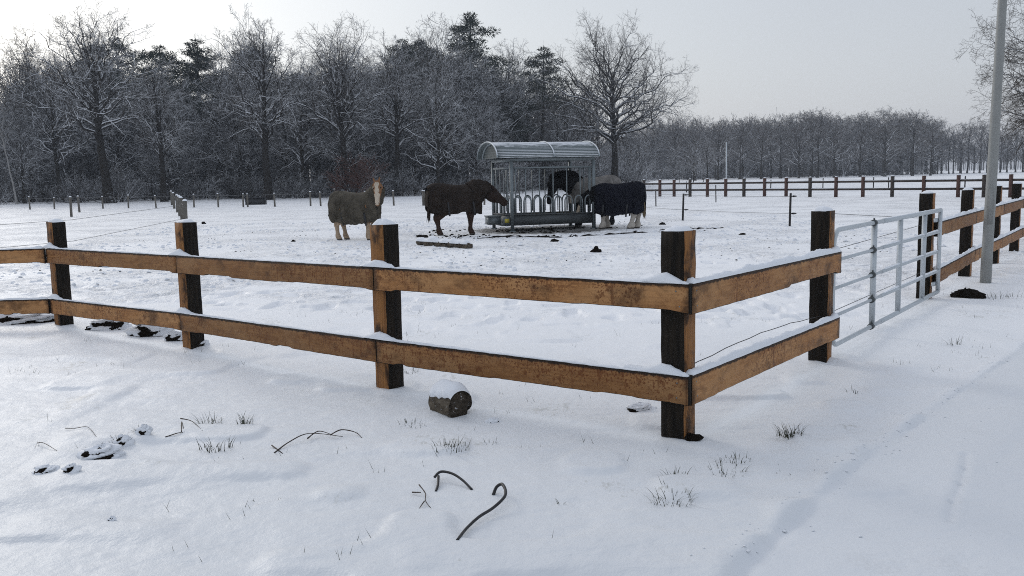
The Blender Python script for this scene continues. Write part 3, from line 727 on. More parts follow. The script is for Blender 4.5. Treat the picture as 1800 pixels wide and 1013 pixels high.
def horse(name, label, loc, yaw, sc, neck, head_dir, head_up, coat, legc, face, rug, hem, hair, steps=(0, 0, 0, 0), neck_cover=0.0, feather=1.0, group='horses in the paddock', chestlen=1.0, ears=1, rugname='rug', tailc=None, rear_flap=True, legs=1.2, hsz=1.0, nsz=1.0, tlen=.8, hlen=1.0, hdeep=1.0, foldk=.6):
    root = empty('horse', (loc[0], loc[1], gz(loc[0], loc[1]) - .01), yaw); root.scale = (sc, sc, sc)
    tag(root, label, 'horse', group)
    mb = MB()
    tr = catmull(TRUNK, 3)
    loft(mb, [(a[0], 0, a[1]) for a in tr], [(max(a[2], .02), max(a[3], .02)) for a in tr], n=20)
    nk = [(0.38, 0, 1.15)] + list(neck)
    nr = [(.18 * nsz, .29), (.14 * nsz, .235 * nsz), (.11 * nsz, .185 * nsz), (.09 * nsz, .15 * nsz)]
    pc = catmull([(*nk[i], *nr[i]) for i in range(4)], 4)
    loft(mb, [tuple(a[:3]) for a in pc], [(a[3], a[4]) for a in pc], n=16)
    hd = Vector(head_dir).normalized(); hu = Vector(head_up); hu = (hu - hd * hu.dot(hd)).normalized(); hl = hd.cross(hu)
    poll = Vector(nk[-1]) + hu * .02
    HS = [(-.09, .0, .06, .07), (-.02, -.01, .088, .115), (.09, -.03, .105, .14), (.2, -.03, .098, .13), (.32, -.01, .078, .098), (.44, .0, .060, .074), (.53, -.005, .060, .074), (.585, -.01, .053, .062), (.615, -.012, .03, .034)]
    HS = [(a[0] * hsz * hlen, a[1] * hsz, a[2] * hsz, a[3] * hsz * hdeep) for a in HS]
    hc = catmull(HS, 3)
    loft(mb, [poll + hd * a[0] + hu * a[1] for a in hc], [(a[2], a[3]) for a in hc], lat=hl, n=14)
    for sgn in (1, -1):
        e0 = poll + (hl * (.055 * sgn) - hd * .03 + hu * .06) * hsz
        ed = (-hd * .75 + hu * .55 + hl * (.22 * sgn)).normalized()
        loft(mb, [e0, e0 + ed * .06, e0 + ed * .12, e0 + ed * .17], [(.026, .024), (.036, .026), (.026, .018), (.008, .008)], lat=hl, n=8)
    for i, (sgn, st) in enumerate(((1, steps[0]), (-1, steps[1]))):
        y = .15 * sgn
        P = [(.40, y, 1.10), (.41, y, .90), (.40 + st * .3, y, .68), (.41 + st * .7, y * .95, .47), (.41 + st * .85, y * .95, .28), (.41 + st * .95, y * .95, .15), (.45 + st, y * .95, .075), (.465 + st, y * .95, .0)]
        f = feather
        Rr = [(.11, .15), (.095, .13), (.068, .08), (.054, .06), (.038, .045), (.046 * f, .055 * f), (.048 * f, .055 * f), (.066, .075)]
        Rr = [(a * (legs if q > 1 else 1), b_ * (legs if q > 1 else 1)) for q, (a, b_) in enumerate(Rr)]; c = catmull([(*P[q], *Rr[q]) for q in range(8)], 3); loft(mb, [tuple(a[:3]) for a in c], [(a[3], a[4]) for a in c], n=10)
    for i, (sgn, st) in enumerate(((1, steps[2]), (-1, steps[3]))):
        y = .15 * sgn
        P = [(-.54, y, 1.10), (-.50, y, .90), (-.50 + st * .3, y, .72), (-.655 + st * .6, y, .52), (-.645 + st * .8, y, .40), (-.62 + st, y, .25), (-.61 + st, y, .14), (-.575 + st, y, .075), (-.56 + st, y, .0)]
        Rr = [(.15, .24), (.135, .20), (.095, .125), (.056, .08), (.044, .058), (.042, .05), (.05 * f, .06 * f), (.05 * f, .058 * f), (.068, .076)]
        Rr = [(a * (legs if q > 1 else 1), b_ * (legs if q > 1 else 1)) for q, (a, b_) in enumerate(Rr)]; c = catmull([(*P[q], *Rr[q]) for q in range(9)], 3); loft(mb, [tuple(a[:3]) for a in c], [(a[3], a[4]) for a in c], n=10)
    tmp = mb.build('horse_body_source', [coat], None)
    md = tmp.modifiers.new('r', 'REMESH'); md.mode = 'VOXEL'; md.voxel_size = .015
    ms = tmp.modifiers.new('s', 'SMOOTH'); ms.factor = .5; ms.iterations = 4
    dg = bpy.context.evaluated_depsgraph_get(); me = bpy.data.meshes.new_from_object(tmp.evaluated_get(dg)); bpy.data.objects.remove(tmp)
    me.name = 'body'; me.materials.clear()
    nf = len(me.polygons); ce = np.empty(nf * 3); me.polygons.foreach_get('center', ce); ce = ce.reshape(-1, 3)
    mi = np.zeros(nf, int)
    mi[(ce[:, 2] < .62 + .1 * np.sin(ce[:, 0] * 9))] = 1
    mi[(ce[:, 2] < .055)] = 3
    rel = ce - np.array(poll); fh = rel @ np.array(hd); fl = rel @ np.array(hl); fu = rel @ np.array(hu)
    if face is not None: mi[(fh > .0) & (fh < .62 * hsz) & (np.abs(fl) < (.050 + .010 * np.sin(fh * 30) + .05 * (fh > .36)) * hsz) & (fu > .02) & (ce[:, 2] > .3)] = 2
    me.polygons.foreach_set('material_index', mi.astype(np.int32)); me.polygons.foreach_set('use_smooth', np.ones(nf, bool))
    ob = link('body', me, [coat, legc, face or coat, M['hoof']], root)
    # eyes
    for sgn in (1, -1):
        c = poll + (hd * .13 + hl * (.094 * sgn) + hu * .045) * hsz; e_ = MB()
        loft(e_, [c + hd * (q * .02) for q in (-1, -.6, 0, .6, 1)], [(.006, .006), (.02, .02), (.026, .026), (.02, .02), (.006, .006)], lat=hl, n=8); e_.build('eye', M['black'], root, smooth=True)
    for sgn in (1, -1):
        c = poll + (hd * .565 + hl * (.038 * sgn) + hu * .035) * hsz; e_ = MB()
        loft(e_, [c - hd * .02, c, c + hd * .018], [(.006, .008), (.013, .016), (.005, .006)], lat=hl, n=8); e_.build('nostril', M['black'], root, smooth=True)
    # mane and tail: many hair ribbons
    rr = random.Random(sum(map(ord, label)))
    def strands(start_fn, n, l, nm, mt, spread, out):
        b = MB()
        for i in range(n):
            p, d = start_fn(rr); ll = l * rr.uniform(.6, 1.1); pts_ = [p]
            for q in range(5):
                d = (d + Vector((rr.uniform(-1, 1) * spread, rr.uniform(-1, 1) * spread, -.45))).normalized(); pts_.append(pts_[-1] + d * ll / 5)
            b.tube(pts_, [.014, .014, .013, .011, .008, .003], 4, cap=False)
        return b.build(nm, mt, root)
    strands(lambda q: (Vector((-.80 + q.uniform(-.03, .02), q.uniform(-.05, .05), 1.20 + q.uniform(-.08, .05))), Vector((-.35, q.uniform(-.2, .2), -.9))), 110, tlen, 'tail', tailc or hair, .07, 0)
    def mane_start(q):
        f = q.uniform(.12 if neck_cover == 0 else max(.12, neck_cover), 1.0); i = f * (len(pc) - 1); a = pc[int(i)]; bb = pc[min(int(i) + 1, len(pc) - 1)]; c = a + (bb - a) * (i - int(i))
        t = Vector(pc[min(int(i) + 1, len(pc) - 1)][:3]) - Vector(pc[max(int(i) - 1, 0)][:3]); t.normalize()
        up_ = Vector((0, 0, 1)) - t * t.z
        if up_.length < .05: up_ = Vector((-1, 0, 0))
        up_.normalize(); sd_ = q.choice((-1, -1, 1)); return Vector(c[:3]) + up_ * (c[4] * .98), (up_ * .4 + Vector((0, sd_ * .9, 0)))
    strands(mane_start, 120 if neck_cover < .9 else 24, .32, 'mane', hair, .18, 0)
    def forelock(q): return poll + hu * .1 + hl * q.uniform(-.04, .04) - hd * .02, (hd * .6 + hu * .5)
    strands(forelock, 22, .26, 'forelock', hair, .12, 0)
    if rug is None: return root
    # rug: a cloth shell over the trunk with a hanging skirt
    nsx, nsa = 96, 52; vs = []; fs = []; x0, x1 = -.93, .70 * chestlen
    T = np.array(tr)
    hem0 = hem; sk = 3.1 + sum(map(ord, label)) % 7
    for i in range(nsx + 1):
        f = i / nsx; x = x0 + (x1 - x0) * f
        zc = np.interp(x, T[:, 0], T[:, 1]); wd = np.interp(x, T[:, 0], T[:, 2]); hgt = np.interp(x, T[:, 0], T[:, 3])
        if x < -.62:
            q = (x + .62) / -.31; wd = .285 * math.sqrt(max(0, 1 - (q * .93) ** 2.6)) + .02; hgt = .33 - .12 * q ** 2.5; zc = 1.17
        if x > .5:
            q = (x - .5) / .2; wd = max(wd, .235 * math.sqrt(max(0.02, 1 - (q * .93) ** 2.4))); hgt = max(hgt, .33 - .08 * q)
        wd += .028; hgt += .028
        hz = hem + .035 * math.sin(x * 5 + sk) + .015 * math.sin(x * 17 + sk)
        if x < -.7: hz += .12 * ((-.7 - x) / .23) ** 1.5
        for j in range(nsa + 1):
            g = j / nsa * 2 - 1; a = abs(g); sg = 1 if g >= 0 else -1
            if a < .55:
                th = a / .55 * math.pi / 2; y = wd * math.sin(th); z = zc + hgt * math.cos(th) + (0.0 if abs(x) > .5 else -.01)
            else:
                q = (a - .55) / .45; z = zc + (hz - zc) * q; y = wd * (1 - .10 * math.sin(q * 1.5)) + .012 * q
            dg_ = x * 1.1 + z * .9 * (1 if x > 0 else -1); cr_ = (1 - abs(math.sin(dg_ * 5.2 + sk + 1.2 * math.sin(x * 2.3 + z)))) ** 4; cr2 = (1 - abs(math.sin(dg_ * 8.7 + 2 * sk + 2 * math.sin(z * 3 - x * 2)))) ** 5; fold = (.050 * cr_ + .028 * cr2 + .022 * math.sin(dg_ * 9 + sk)) * min(1, max(0, a - .16) * 1.8) * foldk - .02 * math.exp(-((x - .38) / .05) ** 2) * (a > .2) + .012 * (float(noise2(np.array([x * 5 + sk]), np.array([z * 4 + sg * 7]), 9)[0]) - .5) + .004 * (float(noise2(np.array([x * 14 + z * 9 + sk]), np.array([z * 5 - x * 7 + sg * 7]), 12)[0]) - .5)
            y += fold; z += fold * .3
            vs.append((x, y * sg, z))
    m = nsa + 1
    for i in range(nsx):
        for j in range(nsa): fs.append((i * m + j, (i + 1) * m + j, (i + 1) * m + j + 1, i * m + j + 1))
    fs.append(tuple(nsx * m + j for j in range(m)))
    me = mesh(rugname, vs, fs, True); rg = link(rugname, me, rug, root)
    md = rg.modifiers.new('t', 'SOLIDIFY'); md.thickness = .012; md.offset = 1
    # straps and tail flap
    for xx in (-.1, .12):
        b = MB(); b.tube([(xx, .27, hem + .06), (xx + .05, .1, .70), (xx + .1, -.1, .69), (xx + .16, -.27, hem + .06)], .012, 5); b.build('belly_strap', M['black'], rg)
    for sg in (1, -1):
        for xx in (.36, -.42):
            b = MB(); zz = [hem + .34, hem + .2, hem + .06, hem - .06]; b.beam((xx, sg * .345, zz[0]), (xx + .05, sg * .335, zz[3]), .05, .02, (0, 1, 0)); b.build('rug_strap', M['black'], rg)
    if rear_flap:
        b = MB(); pts_ = []
        for i in range(9):
            for j in range(9):
                yy = (j / 8 - .5) * .34; q = i / 8; pts_.append((-.90 - .05 * math.sin(q * 2.4) - .02 + .25 * yy * yy * 4 * .3, yy, 1.32 - q * .46 + .012 * math.sin(j * 1.7)))
        fs = [(i * 9 + j, i * 9 + j + 1, (i + 1) * 9 + j + 1, (i + 1) * 9 + j) for i in range(8) for j in range(8)]
        b.add(pts_, fs); tf = b.build('tail_flap', rug, rg, smooth=True); md = tf.modifiers.new('t', 'SOLIDIFY'); md.thickness = .012
    if neck_cover > 0:
        N = catmull([(*nk[i], nr[i][0] + .035, nr[i][1] + .03) for i in range(4)], 8); N = N[2:max(5, int(len(N) * neck_cover))]
        b = MB(); ns_ = 22
        rings_ = []
        for i, a in enumerate(N):
            q = i / len(N); rip = .012 * math.sin(i * 1.3)
            rings_.append((a[0], a[1], a[2], a[3] + .05 * (1 - q) + rip, a[4] + .05 * (1 - q) + rip))
        loft(b, [r_[:3] for r_ in rings_], [(r_[3], r_[4]) for r_ in rings_], n=ns_, cap=False)
        nc = b.build('neck_cover', rug, rg, smooth=True); md = nc.modifiers.new('t', 'SOLIDIFY'); md.thickness = .012
    return root
M['hoof'] = plain('hoof_horn', (0.06, 0.05, 0.04), .7)
def hair_mat(n, c): return plain(n, c, .85, .08, 0, .3, 25)
def cloth(n, c, bump=.006):
    k = NT(n, .85, .06); p = k.obj(); a = k.noise(p, 4, 5, .6)
    k.col(k.mix(k.rng(a, .3, .7), tuple(x * .72 for x in c), tuple(x * 1.3 for x in c))); k.bump(k.noise(k.scale(p, (1, 1, .4)), 5, 3, .5, 1.2), .05, .7); return k.m
dun = hair_mat('chestnut_dun_coat', (0.22, 0.115, 0.06)); cream = hair_mat('cream_hair', (0.50, 0.42, 0.33)); tanleg = hair_mat('pale_tan_leg', (0.36, 0.27, 0.19))
dkb = hair_mat('dark_bay_coat', (0.028, 0.018, 0.014)); bayleg = hair_mat('bay_leg', (0.04, 0.024, 0.018)); blk = hair_mat('black_coat', (0.010, 0.010, 0.011)); wht = hair_mat('white_feather', (0.45, 0.41, 0.36)); gry = hair_mat('grey_coat', (0.22, 0.21, 0.2))
blond = hair_mat('straw_tail', (0.20, 0.15, 0.09))

# 1: pony on the left, facing right with its head turned to the camera
horse('horse', 'pale-faced tan pony in a grey-brown rug, looking out of the paddock', (-4.14, 24.45), R(-18), .88,
      [(.58, -.02, 1.34), (.72, -.08, 1.55), (.78, -.20, 1.70)], (.20, -.48, -.86), (.22, -.86, .48), dun, tanleg, cream, cloth('olive_grey_rug', (0.078, 0.068, 0.053)), .52, cream, steps=(.02, -.05, .04, -.06), neck_cover=.86, feather=1.15, tailc=cream, legs=1.3, nsz=1.1, hsz=1.2, tlen=.5, foldk=1.9)
# 2: big dark horse with its head in the feeder's left end
horse('horse', 'big dark brown horse in a dark brown rug and hood, head through the feeder end', (-1.52, 25.95), R(23), .99,
      [(.62, 0, 1.26), (.82, 0, 1.30), (.99, 0, 1.25)], (.80, 0, -.60), (.60, 0, .80), dkb, bayleg, None, cloth('dark_brown_rug', (0.024, 0.018, 0.0145)), .64, dkb, steps=(.02, -.09, .06, -.04), neck_cover=.95, feather=1.1, legs=1.3, nsz=1.3, hsz=1.25, tlen=.7, hlen=.9, hdeep=1.25)
# 3: black-headed horse behind the feeder
horse('horse', 'black-maned horse with a pale grey body eating from behind the feeder', (2.62, 28.95), R(198), 1.06,
      [(.70, 0, 1.36), (.98, 0, 1.43), (1.22, 0, 1.39)], (.22, .0, -.97), (.97, .0, .22), blk, blk, None, cloth('pale_grey_blanket', (0.17, 0.158, 0.148)), .72, blk, steps=(.03, -.06, .0, .05), feather=1.3, legs=1.3, nsz=1.45, hsz=1.15)
# 4: black-rugged horse at the feeder's right end
horse('horse', 'white-legged horse in a navy black rug at the right end of the feeder', (3.22, 27.2), R(162), .93,
      [(.66, -.04, 1.14), (.92, -.10, 1.02), (1.14, -.14, .95)], (.30, .28, -.89), (.25, .88, .40), blk, wht, cream, cloth('navy_black_rug', (0.0085, 0.009, 0.014)), .46, blk, steps=(.0, -.08, .08, -.05), feather=1.35, tailc=blond, legs=1.55, nsz=1.2)

# ------------------------------------------------------------------ trees
def unit(a): return a / np.maximum(np.linalg.norm(a, axis=-1, keepdims=True), 1e-9)
def tubes_mesh(P, Rr, sides):
    """P (N,n,3) branch nodes, Rr (N,n) radii -> verts, quads"""
    N, n, _ = P.shape
    T = np.empty_like(P); T[:, 1:-1] = P[:, 2:] - P[:, :-2]; T[:, 0] = P[:, 1] - P[:, 0]; T[:, -1] = P[:, -1] - P[:, -2]; T = unit(T)
    ref = np.where(np.abs(T[:, :1, 2:3]) > .9, np.array([1., 0, 0]), np.array([0, 0, 1.])); ref = np.broadcast_to(ref, T.shape)
    U = unit(np.cross(T, ref)); W = np.cross(T, U)
    a = np.arange(sides) * 2 * np.pi / sides
    V = P[:, :, None, :] + Rr[:, :, None, None] * (np.cos(a)[None, None, :, None] * U[:, :, None, :] + np.sin(a)[None, None, :, None] * W[:, :, None, :])
    idx = np.arange(N * n * sides).reshape(N, n, sides); nxt = np.roll(idx, -1, axis=2)
    Q = np.stack([idx[:, :-1], nxt[:, :-1], nxt[:, 1:], idx[:, 1:]], -1).reshape(-1, 4)
    return V.reshape(-1, 3), Q
def merge(parts):
    vs, qs, b = [], [], 0
    for v, q in parts: vs.append(v); qs.append(q + b); b += len(v)
    return np.concatenate(vs), np.concatenate(qs)
def spawn(rng, P, Rr, nchild, n, length, ang, tmin, up, wig, rfac, rtip, center=None, outw=0.0, lenpow=.6, curl=0.0):
    N, m, _ = P.shape
    t = tmin + (1 - tmin) * ((np.arange(nchild)[None] + rng.random((N, nchild))) / nchild)
    f = t * (m - 1); i = np.minimum(f.astype(int), m - 2); fr = (f - i)[..., None]
    r_ = np.arange(N)[:, None]
    p0 = P[r_, i] * (1 - fr) + P[r_, i + 1] * fr; tan = unit(P[r_, i + 1] - P[r_, i])
    rad = (Rr[r_, i] * (1 - fr[..., 0]) + Rr[r_, i + 1] * fr[..., 0])
    rnd = rng.normal(size=tan.shape); perp = unit(rnd - tan * (rnd * tan).sum(-1, keepdims=True))
    if center is not None and outw: 
        o = unit(p0 - center); perp = unit(perp + outw * (o - tan * (o * tan).sum(-1, keepdims=True)))
    a = ang * (0.75 + .5 * rng.random(t.shape))[..., None]
    d = unit(tan * np.cos(a) + perp * np.sin(a) + np.array([0, 0, up]))
    plen = np.linalg.norm(P[:, -1] - P[:, 0], axis=-1)[:, None]
    L = length * plen * (1.12 - .75 * (t - tmin) / (1 - tmin)) ** lenpow * (.6 + .75 * rng.random(t.shape))
    K = N * nchild; p0 = p0.reshape(K, 3); d = d.reshape(K, 3); L = L.reshape(K); rad = rad.reshape(K)
    out = np.empty((K, n, 3)); out[:, 0] = p0; cur = d
    for q in range(1, n):
        cur = unit(cur + wig * rng.normal(size=cur.shape) + np.array([0, 0, curl])); out[:, q] = out[:, q - 1] + cur * (L / (n - 1))[:, None]
    r0 = np.maximum(np.minimum(rad * rfac, L * .022 + .004), rtip); rr = r0[:, None] * (1 - np.linspace(0, 1, n)[None]) + rtip * np.linspace(0, 1, n)[None]
    return out, rr
def gen_tree(seed, H=18.0, fork=.32, crx=.33, n_limb=16, n2=8, n3=6, n4=4, r0=.02, leader=.78, low=-.05, up=.12, rtip=.009, spread_pow=1.0, wig=.12, droop=0.0, limb_up=.55, lr=.52):
    """bare broadleaf tree -> (trunk mesh data, crown mesh data)"""
    rng = np.random.default_rng(seed)
    nt = 14; z = np.linspace(0, leader * H, nt); bend = np.cumsum(rng.normal(size=(nt, 2)) * .012 * H / nt * 3, axis=0)
    tp = np.stack([bend[:, 0], bend[:, 1], z], 1); tp[0, :2] = 0
    tr = r0 * H * (1 - .80 * (z / (leader * H)) ** .9); tr[0] *= 1.45; tr[1] *= 1.08
    trunk = [tubes_mesh(tp[None], tr[None], 12)]
    # limbs to points on the crown outline
    i = np.arange(n_limb); u = (i + .5) / n_limb
    elev = low + (1.5 - low) * u ** spread_pow * .96; az = i * 2.39996 + rng.random(n_limb) * .7
    cz = fork * H + (1 - fork) * H * .36
    rx, rz = crx * H, H - cz
    jit = .86 + .24 * rng.random(n_limb)
    tgt = np.stack([rx * np.cos(elev) * np.cos(az) * jit, rx * np.cos(elev) * np.sin(az) * jit, cz + np.where(np.sin(elev) > 0, rz, (cz - fork * H * .55)) * np.sin(elev) * jit], 1)
    ta = np.clip(fork / leader + (1 - fork / leader) * (u ** 1.15) * .9 + rng.normal(size=n_limb) * .02, fork / leader * .9, .97)
    f = ta * (nt - 1); k_ = np.minimum(f.astype(int), nt - 2); fr = (f - k_)[:, None]
    p0 = tp[k_] * (1 - fr) + tp[k_ + 1] * fr; rb = tr[k_] * (1 - fr[:, 0]) + tr[k_ + 1] * fr[:, 0]
    L = np.linalg.norm(tgt - p0, axis=1)
    d0 = unit(unit(tgt - p0) + np.array([0, 0, limb_up]) * np.cos(np.clip(elev, 0, 1.5))[:, None] + rng.normal(size=(n_limb, 3)) * .18)
    p1 = p0 + d0 * (L * .5)[:, None]
    n = 10; s = np.linspace(0, 1, n)[None, :, None]
    P1 = (1 - s) ** 2 * p0[:, None] + 2 * s * (1 - s) * p1[:, None] + s ** 2 * tgt[:, None]
    P1 = P1 + np.cumsum(rng.normal(size=P1.shape), axis=1) * (L[:, None, None] * .030) * np.minimum(s * 3, 1)
    R1 = (rb * lr)[:, None] * (1 - np.linspace(0, 1, n)[None] ** .8) + rtip * 1.6
    cen = np.array([0, 0, cz - .1 * H])
    P2, R2 = spawn(rng, P1, R1, n2, 7, .40, .90, .2, up, wig * 1.5, .62, rtip * 1.3, cen, .5, curl=.03 - droop)
    P3, R3 = spawn(rng, P2, R2, n3, 5, .46, .90, .12, up * .6, wig * 1.6, .6, rtip, cen, .3, curl=.02 - droop * 1.5)
    P4, R4 = spawn(rng, P3, R3, n4, 4, .55, .85, .1, up * .3, wig * 1.8, .6, rtip * .75, cen, .2, curl=-droop * 2)
    trunk.append(tubes_mesh(P1, R1, 6))
    return merge(trunk), merge([tubes_mesh(P2, R2, 4), tubes_mesh(P3, R3, 3), tubes_mesh(P4, R4, 3)])
def gen_bush(seed, H=3.0, stems=14, n2=8, n3=7, spread=.5, rtip=.007, n4=0):
    rng = np.random.default_rng(seed)
    a = rng.random(stems) * 6.28; r = .25 * H * rng.random(stems) * spread * 2; p0 = np.stack([np.cos(a) * r, np.sin(a) * r, np.zeros(stems) - .05], 1)
    e_ = rng.normal(size=(stems, 3)) * spread; e_[:, 2] = 1; d = unit(e_ + p0 * .35 / H * 3 * np.array([1, 1, 0])); L = H * (.55 + .5 * rng.random(stems))
    n = 8; P = np.empty((stems, n, 3)); P[:, 0] = p0; cur = d
    for q in range(1, n):
        cur = unit(cur + .1 * rng.normal(size=cur.shape)); P[:, q] = P[:, q - 1] + cur * (L / (n - 1))[:, None]
    Rr = (.011 * L)[:, None] * (1 - .75 * np.linspace(0, 1, n)[None]) + .003
    P2, R2 = spawn(rng, P, Rr, n2, 6, .5, .7, .12, .1, .15, .6, rtip, curl=.01)
    P3, R3 = spawn(rng, P2, R2, n3, 4, .45, .8, .1, .05, .15, .6, rtip * .85)
    parts = [tubes_mesh(P2, R2, 3), tubes_mesh(P3, R3, 3)]
    if n4:
        P4, R4 = spawn(rng, P3, R3, n4, 3, .5, .8, .1, .0, .15, .6, rtip * .7); parts.append(tubes_mesh(P4, R4, 3))
    return merge([tubes_mesh(P, Rr, 5)]), merge(parts)
def gen_pine(seed, H=17.0, crown0=.45, crx=.2, nb=26, dens=230, flat=.45):
    rng = np.random.default_rng(seed)
    nt = 14; z = np.linspace(0, .97 * H, nt); bend = np.cumsum(rng.normal(size=(nt, 2)) * .05, axis=0); tp = np.stack([bend[:, 0], bend[:, 1], z], 1); tp[0, :2] = 0
    tr = .016 * H * (1 - .85 * z / (.97 * H)); parts = [tubes_mesh(tp[None], tr[None], 10)]
    B = []; C = []
    for i in range(nb):
        u = (i + .5) / nb; zz = H * (crown0 + (.98 - crown0) * u); prof = math.sin(min(1, .22 + u * .95) * math.pi) ** .7 if u < .8 else (1.02 - u) / .22 * .8
        a = i * 2.4 + rng.random() * .8; l = crx * H * max(.12, prof) * (.55 + .6 * rng.random())
        p0 = np.array([np.interp(zz * .96, z, tp[:, 0]), np.interp(zz * .96, z, tp[:, 1]), zz * .96]); p2 = p0 + np.array([math.cos(a) * l, math.sin(a) * l, l * .25 * rng.random() + .2])
        s = np.linspace(0, 1, 5)[:, None]; B.append(p0 * (1 - s) + p2 * s + np.array([0, 0, .25]) * np.sin(s * 3.14) * l * .3)
        C.append((p2, .5 + .38 * l * rng.uniform(.6, 1))); C.append((p0 * .45 + p2 * .55 + rng.normal(size=3) * .25, .4 + .28 * l))
    C.append((tp[-1] + np.array([0, 0, .1]), .6))
    B = np.array(B); parts.append(tubes_mesh(B, np.linspace(.055, .015, 5)[None] * np.ones((nb, 1)), 4))
    vs = []; 
    for c, r in C:
        n = int(dens * min(1.6, r)); d = unit(rng.normal(size=(n, 3))); rad = r * rng.random((n, 1)) ** .45 * (.8 + .35 * noise2(d[:, :1] * 2 + c[0], d[:, 1:2] * 2 + d[:, 2:] * 2, seed))
        p = c + d * rad * np.array([1, 1, flat]); o = unit(d * np.array([1, 1, .6]) + rng.normal(size=(n, 3)) * .7 + np.array([0, 0, .3])); l = rng.uniform(.14, .32, (n, 1)); sd_ = unit(np.cross(o, rng.normal(size=(n, 3)))) * rng.uniform(.02, .05, (n, 1))
        vs.append(np.stack([p - sd_, p + sd_, p + o * l + sd_ * .3, p + o * l - sd_ * .3], 1))
    v = np.concatenate(vs).reshape(-1, 3); return merge(parts), (v, np.arange(len(v)).reshape(-1, 4))
def proto(name, data, mt, mc, smooth=True):
    (tv, tq), (cv, cq) = data
    a = mesh('trunk', tv, tq, smooth); a.materials.append(mt); b = mesh('crown', cv, cq, False); b.materials.append(mc); return (name, a, b, float(max(cv[:, 2].max(), tv[:, 2].max())))
def place(pr, loc, rz, s, label, cat, group=None, sz=None):
    nm, a, b = pr[:3]; o = bpy.data.objects.new(nm, None); COL.objects.link(o); o.location = (loc[0], loc[1], gz(loc[0], loc[1]) - .05 if len(loc) < 3 else loc[2]); o.rotation_euler = (0, 0, rz); o.scale = (s, s, sz or s)
    tag(o, label, cat, group)
    for n_, me in (('trunk', a), ('crown', b)):
        c = bpy.data.objects.new(n_, me); COL.objects.link(c); c.parent = o
    return o
HT = 18.0
def px_height(px, py_top, depth): return AT(px, py_top, depth).z
# the big free oak right of the feeder
def put_px(pr, px, py_top, depth, label, cat='tree', group=None, rz=None, Hp=HT, wide=1.0):
    p = AT(px, 300, depth); h = px_height(px, py_top, depth); s = h / pr[3]
    o = place(pr, (p.x, depth), random.uniform(0, 6.28) if rz is None else rz, s * wide, label, cat, group, s); return o
oak = proto('oak_tree', gen_tree(101, HT, fork=.29, crx=.52, n_limb=40, n2=10, n3=8, n4=4, r0=.026, leader=.72, low=-.30, up=.05, rtip=.0075, spread_pow=1.12, wig=.11, limb_up=.30, lr=.66), M['bark_dark'], M['twig_oak'])
put_px(oak, 1080, 14, 100, 'big rounded bare oak standing free to the right of the feeder', rz=.4, wide=1.0)
# kinds of the bare wood trees
BARE = [proto('bare_tree', gen_tree(200 + i, HT, fork=f, crx=cx_, n_limb=nl, n2=8, n3=6, n4=n4_, r0=.017, leader=ld, low=lo, up=.06, rtip=rt, spread_pow=sp, limb_up=lu), M['bark'], M[tw])
        for i, (f, cx_, nl, ld, lo, sp, lu, tw, rt, n4_) in enumerate((( .26, .38, 30, .78, -.35, 1.15, .35, 'twig', .010, 4), (.22, .31, 28, .85, -.3, 1.1, .5, 'twig', .010, 4), (.34, .30, 26, .75, -.05, 1.0, .8, 'twig', .009, 4),
            (.18, .34, 28, .75, -.35, 1.1, .4, 'twig', .010, 4), (.40, .27, 22, .8, .05, .95, .9, 'twig_bare', .009, 3), (.12, .30, 30, .8, -.35, 1.3, .2, 'twig_frost', .011, 4), (.2, .36, 26, .7, -.3, 1.2, .4, 'twig_frost', .010, 4)))]
BARE += [proto('bare_tree', gen_tree(240 + i, HT, fork=f, crx=cx_, n_limb=nl, n2=9, n3=7, n4=4, r0=.0255, lr=.58, leader=ld, low=lo, up=.05, rtip=.0085, spread_pow=sp, limb_up=lu), M['bark_dark'], M['twig'])
        for i, (f, cx_, nl, ld, lo, sp, lu) in enumerate(((.36, .36, 30, .80, -.25, 1.0, .5), (.30, .30, 28, .84, -.3, 1.05, .6), (.34, .34, 28, .66, -.1, .95, .75)))]
PINE = [proto('pine_tree', gen_pine(300 + i, 17., c0, cx_, nb, 250, .5), M['bark'], M['needle']) for i, (c0, cx_, nb) in enumerate(((.5, .2, 24), (.35, .22, 30), (.58, .17, 18)))]
BUSH = [proto('frosted_bush', gen_bush(400 + i, 3.0, 14, 8, 7, sp), M['twig'], M['twig_frost']) for i, sp in enumerate((.35, .5, .65, .45))]
RED = proto('beech_bush', gen_bush(420, 3.0, 20, 9, 8, .5, .011), M['twig'], M['twig_red'])

SKY_L = [(-150, 60), (0, 55), (40, 62), (90, 40), (180, 15), (230, 60), (300, 85), (350, 75), (395, 40), (470, 30), (510, 70), (560, 45), (610, 40), (655, 70), (720, 72), (745, 35), (830, 35), (880, 70), (960, 82), (1000, 110), (1060, 190), (1120, 215), (1220, 222)]
def sky_l(px): return float(np.interp(px, [a for a, _ in SKY_L], [b for _, b in SKY_L]))
heroes = [(7, 188, -14, 84, 'tallest bare oak at the left edge of the wood, thick dark trunk standing clear', 1.15), (8, 468, 4, 85, 'tall bare oak of the wood standing left of the pale-faced pony', .95),
          (9, 604, 12, 87, 'spreading bare oak of the wood above the brown bush', 1.0), (8, 286, 88, 86, 'smaller dark-trunked bare oak right of the tallest one in the wood', .9), (2, 770, 14, 104, 'tall fan-shaped bare tree just left of the highest pine', .95),
          (7, 695, 50, 90, 'bare snow-lined tree of the wood above the dark brown horse', .95), (2, 885, 62, 108, 'upright bare tree of the wood behind the feeder roof', 1.0), (4, 60, 44, 100, 'bare birch-like tree at the far left of the wood', .9), (3, 405, 46, 98, 'bare tree with low twisted limbs between the small pines and the tall oak', .9)]
for pi, px, pt, dp, lb, wd in heroes: put_px(BARE[pi], px, pt, dp, lb, wide=wd)
